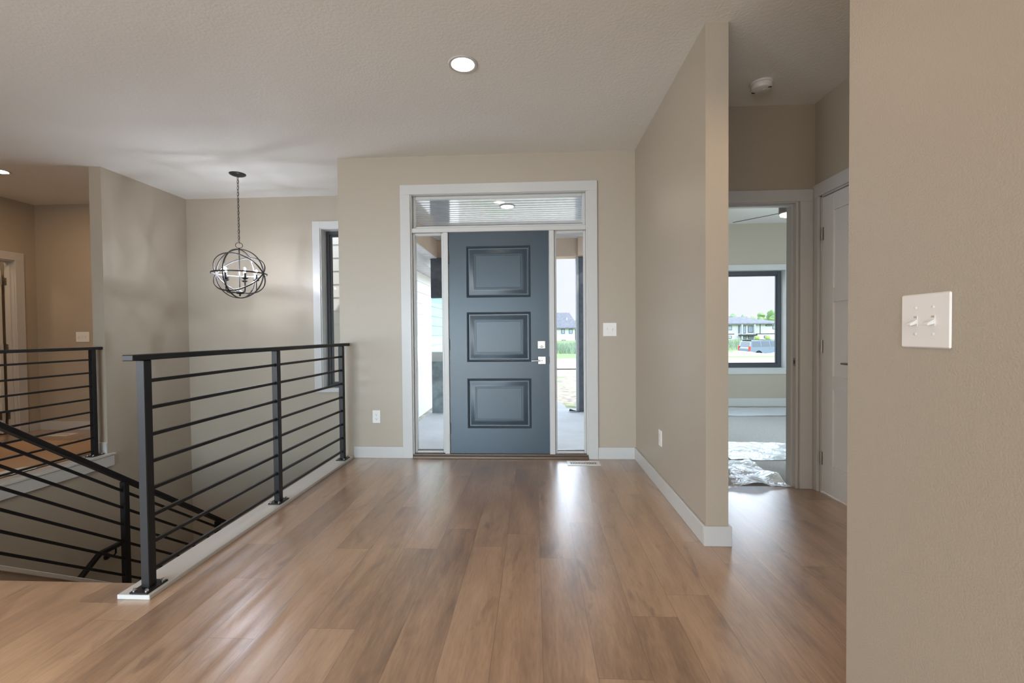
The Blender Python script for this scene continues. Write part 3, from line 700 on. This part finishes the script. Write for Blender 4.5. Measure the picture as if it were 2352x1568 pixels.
# ------------------------------------------------------------------ floor registers
def vent(label, cxv, cyv, w, l, rot, nslat):
    t = thing('floor_register', label, 'vent', (cxv, cyv, 0), rot)
    b = MB(); hw, hl = w / 2, l / 2; z = .0045
    b.box(-hw, -hl, .0005, hw, -hl + .03, z, .001); b.box(-hw, hl - .03, .0005, hw, hl, z, .001); b.box(-hw, -hl + .03, .0005, -hw + .028, hl - .03, z, .001); b.box(hw - .028, -hl + .03, .0005, hw, hl - .03, z, .001)
    b.build('frame', PLASTIC, t, False)
    b = MB(); b.box(-hw + .028, -hl + .03, .0004, hw - .028, hl - .03, .001); b.build('duct_opening', DARK, t, False)
    b = MB(); n = nslat
    for k in range(n):
        x = -hw + .028 + (k + .5) * (w - .056) / n
        b.box(x - .0028, -hl + .03, .001, x + .0028, hl - .03, z)
    b.build('louver', PLASTIC, t, False)
vent('white slotted floor register beside the front door threshold', .742, -.150, .285, .13, 0, 17)
t = thing('floor_register', 'white floor register beyond the left railing near the baseboard', 'vent', (-5.23, .885, 0), .0)
b = MB(); b.box(-.16, -.07, .0005, .16, .07, .005, .001); b.build('frame', PLASTIC, t, False)
b = MB(); b.box(-.125, -.018, .005, .125, .018, .0055); b.build('louver', mat('vent_grey', (.6, .57, .55), .5), t, False)

# ------------------------------------------------------------------ protective paper beyond the left railing, film in the bedroom
def sheet(poly_x0, poly_x1, y0, y1, nx, ny, amp, sc, z, seed, skew=0.0):
    b = MB(); vs = []
    for j in range(ny + 1):
        for i in range(nx + 1):
            x = poly_x0 + (poly_x1 - poly_x0) * i / nx; y = y0 + (y1 - y0) * j / ny + skew * (i / nx - .5)
            h = z + amp * max(0.0, noise.fractal(Vector((x * sc, y * sc, seed)), 1.0, 2.0, 3) + .35)
            vs.append((x, y, h))
    fs = [(j * (nx + 1) + i, j * (nx + 1) + i + 1, (j + 1) * (nx + 1) + i + 1, (j + 1) * (nx + 1) + i) for j in range(ny) for i in range(nx)]
    return b.add(vs, fs)
b = sheet(-5.3, -4.02, -1.2, .60, 20, 30, .004, 3, .003, 3)
tag(b.build('floor_paper', KRAFT), 'brown kraft paper sheet laid on the floor beyond the left railing', 'paper')
b = MB()
vs = [(-4.16, -.62, .011), (-3.99, -.60, .011), (-3.985, -.42, .012), (-4.05, -.36, .014), (-4.14, -.40, .012), (-4.18, -.52, .011)]
b.add(vs, [tuple(range(6))]); b.add([(x, y, z + .001) for x, y, z in vs], [tuple(range(6))])
tag(b.build('paper_scrap', mat('scrap_white', (.70, .70, .68), .5)), 'torn white scrap on the kraft paper edge', 'scrap')
b = sheet(1.44, 2.19, -.775, -.10, 40, 36, .035, 5, .007, 5, .10)
fa = b.build('carpet_film', FILM)
tag(fa, 'crumpled clear plastic film over the bedroom threshold', 'plastic film')
b = sheet(2.05, 3.6, -.05, .55, 60, 20, .025, 5, .010, 9, .0)
tag(b.build('carpet_film', FILM), 'clear plastic film strip on the carpet just inside the bedroom', 'plastic film')
b = sheet(2.2, 5.1, 2.05, 2.70, 60, 20, .012, 4, .009, 12, .0)
tag(b.build('carpet_film', FILM), 'clear plastic film strip below the bedroom window', 'plastic film')

# ------------------------------------------------------------------ bedroom ceiling fan
fx, fy = 3.235, 1.22
t = thing('ceiling_fan', 'dark ceiling fan with lit lamp in the bedroom', 'ceiling fan', (fx, fy, H))
b = MB(); b.cyl((fx, fy, H), (fx, fy, H - .06), .06, 24); b.cyl((fx, fy, H - .06), (fx, fy, H - .15), .015, 12); b.build('mount', BRONZE, t)
b = MB(); b.lathe([(.02, H - .14), (.10, H - .15), (.105, H - .17), (.105, H - .275), (.098, H - .285)], (fx, fy, 0), 32); b.build('motor', mat('fan_brown', (.07, .05, .045), .5), t)
b = MB(); b.lathe([(.097, H - .284), (.090, H - .305), (.05, H - .318), (0, H - .322)], (fx, fy, 0), 28); b.build('lamp', emit('fan_glow', (1.0, .78, .52), 9.0), t)
a0 = math.atan2(1.70 - fy, 2.814 - fx)
_d = Vector((math.cos(a0), math.sin(a0), 0)); _s = Vector((_d.y * .968, -_d.x * .968, .252))  # blade pitched 14.6 degrees
for k in range(3):
    a = a0 + k * 2 * math.pi / 3; d = Vector((math.cos(a), math.sin(a), 0)); s = Matrix.Rotation(k * 2 * math.pi / 3, 3, 'Z') @ _s; c = Vector((fx, fy, H - .258))
    b = MB(); vs = []
    for r, w in ((.09, .03), (.2, .055), (.5, .06), (.60, .045), (.63, .02)):
        for e, hz in ((-1, 0), (1, 0)): vs += [c + d * r + s * e * w + Vector((0, 0, hz + .003)), c + d * r + s * e * w + Vector((0, 0, hz - .003))]
    fs = []
    for q in range(4):
        o = q * 4; fs += [(o, o + 2, o + 6, o + 4), (o + 1, o + 5, o + 7, o + 3), (o, o + 4, o + 5, o + 1), (o + 2, o + 3, o + 7, o + 6)]
    fs += [(0, 1, 3, 2), (16, 18, 19, 17)]
    b.add(vs, fs); b.build('blade', BRONZE, t)

# ------------------------------------------------------------------ porch
PZ = -0.10
m = MB(); m.box(-1.33, .17, PZ - .2, 1.23, 3.30, PZ, .004)
struct('floor_porch', m, CONC, 'pale concrete porch slab outside the front door', 'porch floor')
m = MB()
y = .17
while y < 2.98:
    y2 = min(y + .093, 2.98)
    m.prism([(y, 2.70), (y, 2.622), (y + .008, 2.612), (y + .014, 2.603), (y2 - .010, 2.603), (y2 - .004, 2.612), (y2, 2.622), (y2, 2.70)], -1.2, 1.23, 'x'); y = y2
struct('ceiling_porch', m, PORCHC, 'glossy dark plank ceiling of the porch', 'ceiling')
m = MB(); m.box(-1.36, 2.95, 2.325, 1.36, 3.20, 2.75); m.box(-1.385, .17, 2.325, -1.19, 2.95, 2.75); m.box(1.0, 2.86, 2.325, 1.228, 2.95, 2.75)
struct('beam_porch', m, BEAM, 'tan porch header beam seen over the sidelights', 'beam')
def lap(m, axis, a0, a1, z0, z1, face, out, course=.15):
    z = z0
    while z < z1 - .01:
        zt = min(z + course, z1)
        m.prism([(face, z), (face + out * .016, z), (face + out * .016, z + .004), (face + out * .005, zt), (face, zt)], a0, a1, axis); z = zt
m = MB(); m.box(-3.9, 2.3, -.6, -1.69, 8.0, 2.23); m.box(-1.36, .17, -.25, -1.34, 1.25, 2.6)
lap(m, 'y', 2.284, 8.0, -.6, 2.23, -1.69, 1, .19); m.box(-3.9, 2.3, 2.2, -1.69, 2.45, 3.3); lap(m, 'x', -3.9, -1.69, -.6, 3.3, 2.3, -1, .19)
struct('wall_wing_siding', m, SIDING, 'cream lap siding of the wing left of the porch', 'wall')
m = MB(); m.box(1.88, .17, -.35, 1.899, 3.06, 2.95); m.box(1.30, .171, -.35, 1.88, .19, 2.95)
lap(m, 'y', .19, 3.06, -.35, 2.95, 1.88, -1)
struct('wall_porch_siding', m, SIDING, 'cream lap siding wall right of the porch', 'wall')
m = MB(); m.box(-1.69, 2.26, 2.235, -1.38, 8.0, 2.25)
for k in range(60): m.box(-1.69, 2.28 + k * .095, 2.229, -1.38, 2.287 + k * .095, 2.236)
m.box(-1.385, .17, 2.315, -1.19, 2.95, 2.325)
for k in range(30): m.box(-1.385, .2 + k * .093, 2.311, -1.19, .206 + k * .093, 2.316)
m.box(-4.2, 2.46, 2.36, -1.40, 8.3, 2.42)
struct('trim_soffit', m, SOFFIT, 'white slatted soffit over the wing and porch beam', 'soffit')
b = MB(); b.prism([(-1.40, 2.24), (-1.40, 2.35), (-1.345, 2.36), (-1.335, 2.345), (-1.345, 2.27), (-1.37, 2.24)], 2.26, 8.0, 'y')
tag(b.build('rain_gutter', SOFFIT), 'white gutter along the eave left of the porch', 'gutter')
t = thing('porch_column', 'dark wrapped porch column with tinted glass middle, left sidelight', 'column', (-1.13, 2.91, PZ))
b = MB(); b.box(-1.285, 2.88, 1.70, -.985, 2.94, 2.325)
for k in range(24): b.box(-1.283 + k * .0125, 2.877, 1.72 + random.random() * .03, -1.279 + k * .0125, 2.881, 2.32)
b.build('upper_wrap', FELT, t)
b = MB(); b.box(-1.285, 2.905, .856, -.985, 2.915, 1.70); b.build('tinted_glass', glass('teal_glass', (.69, .86, .84), .03), t)
b = MB(); b.box(-1.285, 2.88, PZ, -.985, 2.94, .856)
b.build('lower_wrap', mat('lower_wrap', (.16, .20, .22), .35, vary=(5, (.30, .40, .42)), bump=(60, .4, .004)), t)
t = thing('porch_column', 'dark felt-wrapped porch column at the right sidelight', 'column', (1.16, 3.0, PZ))
b = MB(); b.box(1.02, 2.99, PZ, 1.226, 3.16, 2.325, .006); b.build('shaft', FELT, t)
b = MB(); b.box(.985, 2.985, PZ + .005, 1.02, 3.15, 2.325, .004); b.build('corner_lath', mat('lath_grey', (.38, .40, .43), .7, bump=(90, .8, .006)), t)
b = MB(); b.add([(.86, 3.02, PZ + .004), (1.02, 2.98, PZ + .004), (1.02, 2.94, PZ + .004), (.93, 2.95, PZ + .03), (.87, 2.97, PZ + .05)], [(0, 1, 2, 3, 4)])
b.build('loose_flap', FELT, t)

# ------------------------------------------------------------------ outside
def gz(x, y):
    z = -.30 - .65 * max(0.0, min(1.0, (y - 12) / 48.0))
    z -= 1.06 * math.exp(-(((x - 25) / 13) ** 2 + ((y - 47) / 13) ** 2))
    return z
xs_ = [-140 + 10 * i for i in range(13)] + [-10 + 1.5 * i for i in range(1, 40)] + [55 + 10 * i for i in range(13)]
ys_ = [3.06] + [4 + 1.0 * i for i in range(30)] + [36 + 3 * i for i in range(14)] + [90 + 15 * i for i in range(14)]
m = MB(); vs = [(x, y, gz(x, y) + (.05 * noise.noise(Vector((x * .7, y * .7, 0))) if y > 4 else 0)) for y in ys_ for x in xs_]
nx = len(xs_)
m.add(vs, [(j * nx + i, j * nx + i + 1, (j + 1) * nx + i + 1, (j + 1) * nx + i) for j in range(len(ys_) - 1) for i in range(nx - 1)])
def ground_mat():
    mm, nt, b = nodes_of('ground'); L = nt.links.new
    tc = nt.nodes.new('ShaderNodeTexCoord'); sp = nt.nodes.new('ShaderNodeSeparateXYZ'); L(tc.outputs['Object'], sp.inputs[0])
    n = N(nt, 'ShaderNodeTexNoise', Scale=1.1, Detail=8.0, Roughness=0.65); L(tc.outputs['Object'], n.inputs['Vector'])
    n2 = N(nt, 'ShaderNodeTexNoise', Scale=6.0, Detail=6.0); L(tc.outputs['Object'], n2.inputs['Vector'])
    mr = N(nt, 'ShaderNodeMapRange'); mr.inputs['From Min'].default_value = 21; mr.inputs['From Max'].default_value = 24; L(sp.outputs['Y'], mr.inputs['Value'])
    a = nt.nodes.new('ShaderNodeMath'); a.operation = 'ADD'; L(n.outputs[0], a.inputs[0]); L(mr.outputs[0], a.inputs[1])
    cr = nt.nodes.new('ShaderNodeValToRGB'); cr.color_ramp.elements[0].position = .54; cr.color_ramp.elements[1].position = .66; L(a.outputs[0], cr.inputs[0])
    dirt = nt.nodes.new('ShaderNodeValToRGB'); dirt.color_ramp.elements[0].color = (.22, .18, .13, 1); dirt.color_ramp.elements[1].color = (.46, .41, .34, 1); dirt.color_ramp.elements[0].position = .3; dirt.color_ramp.elements[1].position = .6; L(n2.outputs[0], dirt.inputs[0])
    gr = nt.nodes.new('ShaderNodeValToRGB'); gr.color_ramp.elements[0].color = (.15, .22, .08, 1); gr.color_ramp.elements[1].color = (.25, .33, .14, 1); L(n2.outputs[0], gr.inputs[0])
    mx = nt.nodes.new('ShaderNodeMix'); mx.data_type = 'RGBA'; L(cr.outputs[0], mx.inputs['Factor']); L(dirt.outputs[0], mx.inputs['A']); L(gr.outputs[0], mx.inputs['B']); L(mx.outputs['Result'], b.inputs['Base Color'])
    b.inputs['Roughness'].default_value = .95
    return mm
struct('ground', m, ground_mat(), 'patchy dirt and green lawn outside the house', 'ground')
def ribbon(pts, w, z, th=.06):
    b = MB(); vs = []; n = len(pts)
    for i, p in enumerate(pts):
        p = Vector(p); d = (Vector(pts[min(i + 1, n - 1)]) - Vector(pts[max(i - 1, 0)])).normalized(); s = Vector((-d.y, d.x))
        for e in (-1, 1):
            q = p + s * e * w / 2; zz = gz(q.x, q.y) + z; vs += [(q.x, q.y, zz), (q.x, q.y, zz - th)]
    fs = []
    for i in range(n - 1):
        o = i * 4; fs += [(o, o + 4, o + 6, o + 2), (o, o + 1, o + 5, o + 4), (o + 2, o + 6, o + 7, o + 3)]
    return b.add(vs, fs)
m = ribbon([(.15, 3.25), (.13, 4.2), (-.05, 5.2), (-.5, 6.1), (-1.3, 6.8), (-2.4, 7.1), (-6, 7.2)], 1.5, .10, .15)
struct('path_curved', m, mat('walk_concrete', (.52, .50, .47), .8), 'pale curved concrete walk leaving the porch', 'path')
m = ribbon([(-60, 17.3), (-20, 17.2), (0, 17.1), (10, 17.0), (40, 17.3), (90, 17.5)], 6.6, .09)
struct('road', m, mat('road_concrete', (.50, .485, .46), .85), 'pale concrete street crossing in front of the house', 'road')
m = ribbon([(-60, 21.0), (-20, 20.9), (0, 20.8), (10, 20.7), (40, 21.0), (90, 21.2)], .9, .11)
struct('curb', m, mat('curb_sand', (.46, .37, .19), .9, vary=(.8, (.55, .51, .44))), 'sandy yellowish curb strip along the far side of the street', 'curb')
# weeds: nobody could count the blades
b = MB(); rr = random.Random(3)
for i in range(5200):
    if i % 2: x = rr.uniform(0, 9); yy = rr.uniform(33, 60)
    else: x = rr.uniform(14, 34); yy = rr.uniform(58, 75)
    h = rr.uniform(.35, 1.0); z = gz(x, yy); dx, dy = rr.uniform(-.25, .25), rr.uniform(-.2, .2); w = rr.uniform(.02, .05)
    b.add([(x - w, yy, z - .05), (x + w, yy, z - .05), (x + dx + w * .6, yy + dy, z + h * .6), (x + dx * 1.6, yy + dy, z + h)], [(0, 1, 2, 3)])
tag(b.build('weeds', mat('weed_green', (.20, .29, .17), .8, vary=(.5, (.28, .36, .29))), recalc=False), 'tall grey-green weeds beyond the street lawn', 'weeds', kind='stuff')
# dirt mound below the bedroom window view
b = MB(); nx_, ny_ = 60, 24; vs = []
for j in range(ny_ + 1):
    for i in range(nx_ + 1):
        x = 9 + 15 * i / nx_; y = 27.2 + 6 * j / ny_; e = max(0, math.sin(math.pi * j / ny_)) ** .7 * max(0, math.sin(math.pi * i / nx_)) ** .35
        vs.append((x, y, gz(x, y) - .06 + e * (.27 + .24 * noise.fractal(Vector((x * .6, y * .6, 4)), 1.0, 2.0, 4))))
b.add(vs, [(j * (nx_ + 1) + i, j * (nx_ + 1) + i + 1, (j + 1) * (nx_ + 1) + i + 1, (j + 1) * (nx_ + 1) + i) for j in range(ny_) for i in range(nx_)])
tag(b.build('dirt_mound', mat('mound_dirt', (.40, .34, .27), .95, vary=(1.2, (.50, .44, .36)))), 'pale heap of dirt in front of the parked car', 'dirt mound')

# houses
HW = mat('house_white', (.62, .62, .62), .7); HR = mat('house_shingle', (.15, .16, .19), .9, vary=(1.5, (.20, .21, .24))); HD = mat('house_dark', (.03, .035, .04), .4); HF = mat('house_foundation', (.55, .55, .55), .8)
def hip(b, x0, x1, y0, y1, z0, zr, xr0, xr1, th=.25):
    ym = (y0 + y1) / 2
    vs = [(x0, y0, z0), (x1, y0, z0), (x1, y1, z0), (x0, y1, z0), (xr0, ym, zr), (xr1, ym, zr), (x0, y0, z0 - th), (x1, y0, z0 - th), (x1, y1, z0 - th), (x0, y1, z0 - th)]
    b.add(vs, [(0, 1, 5, 4), (1, 2, 5), (2, 3, 4, 5), (3, 0, 4), (0, 6, 7, 1), (1, 7, 8, 2), (2, 8, 9, 3), (3, 9, 6, 0), (6, 9, 8, 7)])
def hwin(par, x, z, w, h, y, panes=1):
    f = MB(); f.box(x, y - .08, z, x + w, y + .02, z + h, .01); fo = f.build('window', HD, par)
    g = MB()
    for k in range(panes):
        pw = (w - .16) / panes; g.box(x + .08 + k * pw + .03, y - .10, z + .09, x + .08 + (k + 1) * pw - .03, y - .07, z + h - .09)
    g.build('pane', mat('far_glass', (.35, .42, .48), .15), fo)
Y = 110.0
t = thing('neighbor_house', 'white house with dark grey hip roof seen through the right sidelight', 'house', (3, Y + 6, -.95))
b = MB(); b.box(-9, Y, -.6, 10.7, Y + 11, 2.4); b.build('walls', HW, t)
b = MB(); b.box(-9.0, Y - .04, -1.3, 10.74, Y + 11, -.6); b.build('foundation', HF, t)
b = MB(); hip(b, -10, 11.6, Y - .8, Y + 11.8, 2.42, 6.4, -4, 9.65); b.build('roof', HR, t)
for x, z, w, h in ((7.2, .86, .9, 1.2), (9.15, .84, .9, 1.2), (7.3, -1.1, 1.0, .42), (2.0, .86, .9, 1.2)): hwin(t, x, z, w, h, Y)
b = MB(); b.cyl((8.8, Y + 2.4, 4.2), (8.8, Y + 2.4, 4.95), .14, 10); b.build('vent_pipe', HW, t)
b = MB(); b.box(10.85, Y + .2, -1.0, 11.2, Y + 3, 1.9); b.box(10.95, Y - .1, -1.0, 11.35, Y + .2, .2); b.build('side_porch', HD, t)
t = thing('neighbor_house', 'long white two-storey house seen through the bedroom window', 'house', (52, Y + 6, -.95))
b = MB(); b.box(40, Y, -1.2, 62, Y + 12, 2.95); b.build('walls', HW, t)
b = MB(); hip(b, 39, 59.8, Y - 1.0, Y + 9, 3.05, 4.75, 43, 54.0); hip(b, 52, 63, Y + .2, Y + 13, 3.0, 4.1, 56, 60); b.build('roof', HR, t)
b = MB(); b.box(40, Y - .06, .30, 50.0, Y, .48); b.box(55.0, Y - .06, .30, 62, Y, .48); b.box(56.2, Y - .05, .48, 56.35, Y, 2.9); b.build('belt_trim', HD, t)
for x, z, w, h, p in ((48.2, 1.35, 1.2, 1.1, 1), (51.0, .55, .35, 1.9, 1), (51.7, .55, 1.1, 1.9, 2), (53.35, .7, 1.2, 1.7, 3), (54.75, .55, .35, 1.9, 1), (57.6, 2.25, 1.5, .42, 2), (59.3, 1.5, .6, 1.0, 1), (48.3, -.7, 1.1, .7, 1), (57.2, -.7, 1.3, .65, 2), (51.6, -.9, 1.3, 1.0, 2), (53.4, -.9, 1.2, 1.0, 2)): hwin(t, x, z, w, h, Y, p)
for x in (51.35, 54.4):
    b = MB(); b.box(x, Y - 1.0, -1.2, x + .32, Y - .7, 2.75); b.build('column', mat('house_stone', (.42, .46, .50), .8), t)
b = MB(); b.box(51.0, Y - 1.1, -.05, 55.1, Y, .28); b.build('balcony_slab', HD, t)
for x in (54.1, 56.6):
    t = thing('round_shrub', 'small round green shrub by the far house, ' + ('left' if x < 55 else 'right') + ' of the two', 'shrub', (x, Y - 3, -1.0), group='shrubs at the far house')
    b = MB(); b.ball((x, Y - 3, -.55), .55, 12, 8); b.build('foliage', mat('shrub_green', (.38, .55, .14), .9, vary=(3, (.25, .42, .10))), t)
t = thing('neighbor_house', 'distant pale house seen through the tinted glass of the left column', 'house', (-27, 100, -.9))
b = MB(); b.box(-34, 100, -.95, -20, 108, 1.6); b.build('walls', HW, t)
b = MB(); hip(b, -34.6, -19.4, 99.4, 108.6, 1.62, 3.6, -31, -23); b.build('roof', HR, t)
for x in (-32, -29, -26, -23): hwin(t, x, .2, 1.0, 1.0, 100)

# trees on the horizon
TG = [mat('leaf_a', (.21, .31, .13), .95, vary=(.35, (.14, .23, .09))), mat('leaf_b', (.27, .36, .18), .95, vary=(.4, (.18, .28, .11))), mat('leaf_c', (.19, .29, .17), .95, vary=(.4, (.26, .35, .22)))]
BARK = mat('bark', (.16, .12, .09), .9)
def tree(x, y, h, r, seed, label, group):
    t = thing('deciduous_tree', label, 'tree', (x, y, -.95), group=group)
    b = MB(); b.cyl((x, y, -1.2), (x, y, -.95 + h * .45), r * .07, 8, r * .04); b.build('trunk', BARK, t)
    b = MB(); rr = random.Random(seed)
    for k in range(9):
        a = rr.uniform(0, 6.28); q = rr.uniform(0, .55) * r; cz = -.95 + h * rr.uniform(.42, .78); R = r * rr.uniform(.42, .62)
        if k == 0: a = q = 0; cz = -.95 + h - r * .55; R = r * .55
        b.ball((x + q * math.cos(a), y + q * math.sin(a), cz), R, 14, 9)
    b.v = [tuple(Vector(p) + Vector((1, 1, 1)) * .0 + Vector((noise.noise(Vector(p) * .55), noise.noise(Vector(p) * .55 + Vector((9, 0, 0))), noise.noise(Vector(p) * .55 + Vector((0, 9, 0))))) * r * .28) for p in b.v]
    b.build('crown', TG[seed % 3], t)
rr = random.Random(11)
for i in range(11):
    x = 86 + i * 4.4; h = 9.8 + 1.1 * math.sin(i * 1.3) + (1.0 if 6 <= i <= 9 else 0)
    tree(x, 214 + 18 * (i % 2), h + .5 * (i % 2), 3.3, i, 'green tree on the skyline behind the long white house', 'trees behind the long white house')
for i in range(3):
    tree(17.5 + i * 4.4, 165 + 16 * (i % 2), 7.5 + i * .8, 2.8, i + 20, 'green tree beside the dark roof of the right house', 'trees beside the right house')
for i in range(7):
    tree(-62 + i * 5.5, 158 + 20 * (i % 2), 8.5 + rr.uniform(-1, 1.5), 3.8, i + 30, 'tree behind the pale house in the tinted glass', 'trees in the tinted glass')

# parked SUV
t = thing('suv', 'silver-blue SUV parked beyond the dirt heap outside the bedroom window', 'car', (25.64, 46.43, -1.77), math.radians(10))
CP = mat('car_paint', (.20, .26, .33), .25, .3, coat=.6); CG = mat('car_glass', (.05, .075, .10), .08); RUB = mat('tire_rubber', (.02, .02, .02), .8)
# local: x forward, y left, z up. length 5.1, width 2.0
prof = [(-2.52, .48), (-2.55, .95), (-2.48, 1.12), (-2.30, 1.80), (-2.18, 1.88), (.55, 1.90), (1.25, 1.16), (2.30, 1.05), (2.52, .90), (2.55, .42)]
arch = lambda c: [(c + .44 * math.cos(a), .36 + .44 * math.sin(a)) for a in [i * math.pi / 10 for i in range(11)]]
bot = [(1.97, .36)] + [p for p in arch(1.53)] + [(-1.03, .34)] + [p for p in arch(-1.47)] + [(-1.92, .40)]
b = MB(); pp = prof + [(2.0, .36)] + arch(1.53)[1:-1] + [(1.06, .32), (-1.0, .32)] + arch(-1.47)[1:-1] + [(-1.94, .40)]
n = len(pp)
def yw(z): return .99 if z < 1.12 else .99 - (z - 1.12) * .22
vs = [(x, -yw(z), z) for x, z in pp] + [(x, yw(z), z) for x, z in pp]
b.add(vs, [tuple(range(n))[::-1], tuple(range(n, 2 * n))] + [(i, (i + 1) % n, n + (i + 1) % n, n + i) for i in range(n)])
b.build('body', CP, t, False)
for poly in ([(-2.20, 1.20), (-2.12, 1.74), (-1.25, 1.78), (-1.22, 1.20)], [(-1.08, 1.20), (-1.08, 1.78), (-.22, 1.78), (-.14, 1.20)], [(.0, 1.20), (-.06, 1.78), (.5, 1.76), (.98, 1.22)]):
    for s in (-1, 1):
        b = MB(); b.add([(x, s * (yw(z) + .012), z) for x, z in poly] + [(x, s * (yw(z) - .02), z) for x, z in poly], [(0, 1, 2, 3), (4, 7, 6, 5), (0, 4, 5, 1), (1, 5, 6, 2), (2, 6, 7, 3), (3, 7, 4, 0)]); b.build('side_window', CG, t, False)
b = MB(); b.add([(-2.49, -.80, 1.17), (-2.49, .80, 1.17), (-2.325, .74, 1.72), (-2.325, -.74, 1.72), (-2.44, -.80, 1.17), (-2.44, .80, 1.17), (-2.28, .74, 1.72), (-2.28, -.74, 1.72)], [(0, 1, 2, 3), (4, 7, 6, 5), (0, 4, 5, 1), (1, 5, 6, 2), (2, 6, 7, 3), (3, 7, 4, 0)]); b.build('rear_window', CG, t, False)
for s in (-1, 1):
    b = MB(); b.cbox((-2.49, s * .90, 1.02), (.075, .10, .24), .02); b.build('tail_light', mat('tail_red', (.75, .06, .05), .3), t, False)
    b = MB(); b.bar((-2.0, s * .68, 1.93), (.2, s * .68, 1.93), .05, .05, .01); b.build('roof_rack', mat('rack_dark', (.05, .05, .05), .5), t, False)
    for x in (-1.47, 1.53):
        b = MB(); b.cyl((x, s * .74, .36), (x, s * .985, .36), .36, 28); w = b.build('wheel', RUB, t, False)
        b = MB(); b.cyl((x, s * .95, .36), (x, s * .995, .36), .24, 20, .20); b.build('rim', STEEL, w, False)
    b = MB(); b.cbox((-.15, s * .995, 1.05), (.10, .012, .018)); b.build('door_handle', CP, t, False)
b = MB(); b.cbox((-2.56, 0, .55), (.07, .95, .14), .03); b.build('bumper', mat('bumper_grey', (.18, .20, .22), .5), t, False)
b = MB(); b.cbox((-2.30, 0, 1.90), (.16, .78, .025), .01); b.build('spoiler', mat('rack_dark', (.05, .05, .05), .5), t, False)
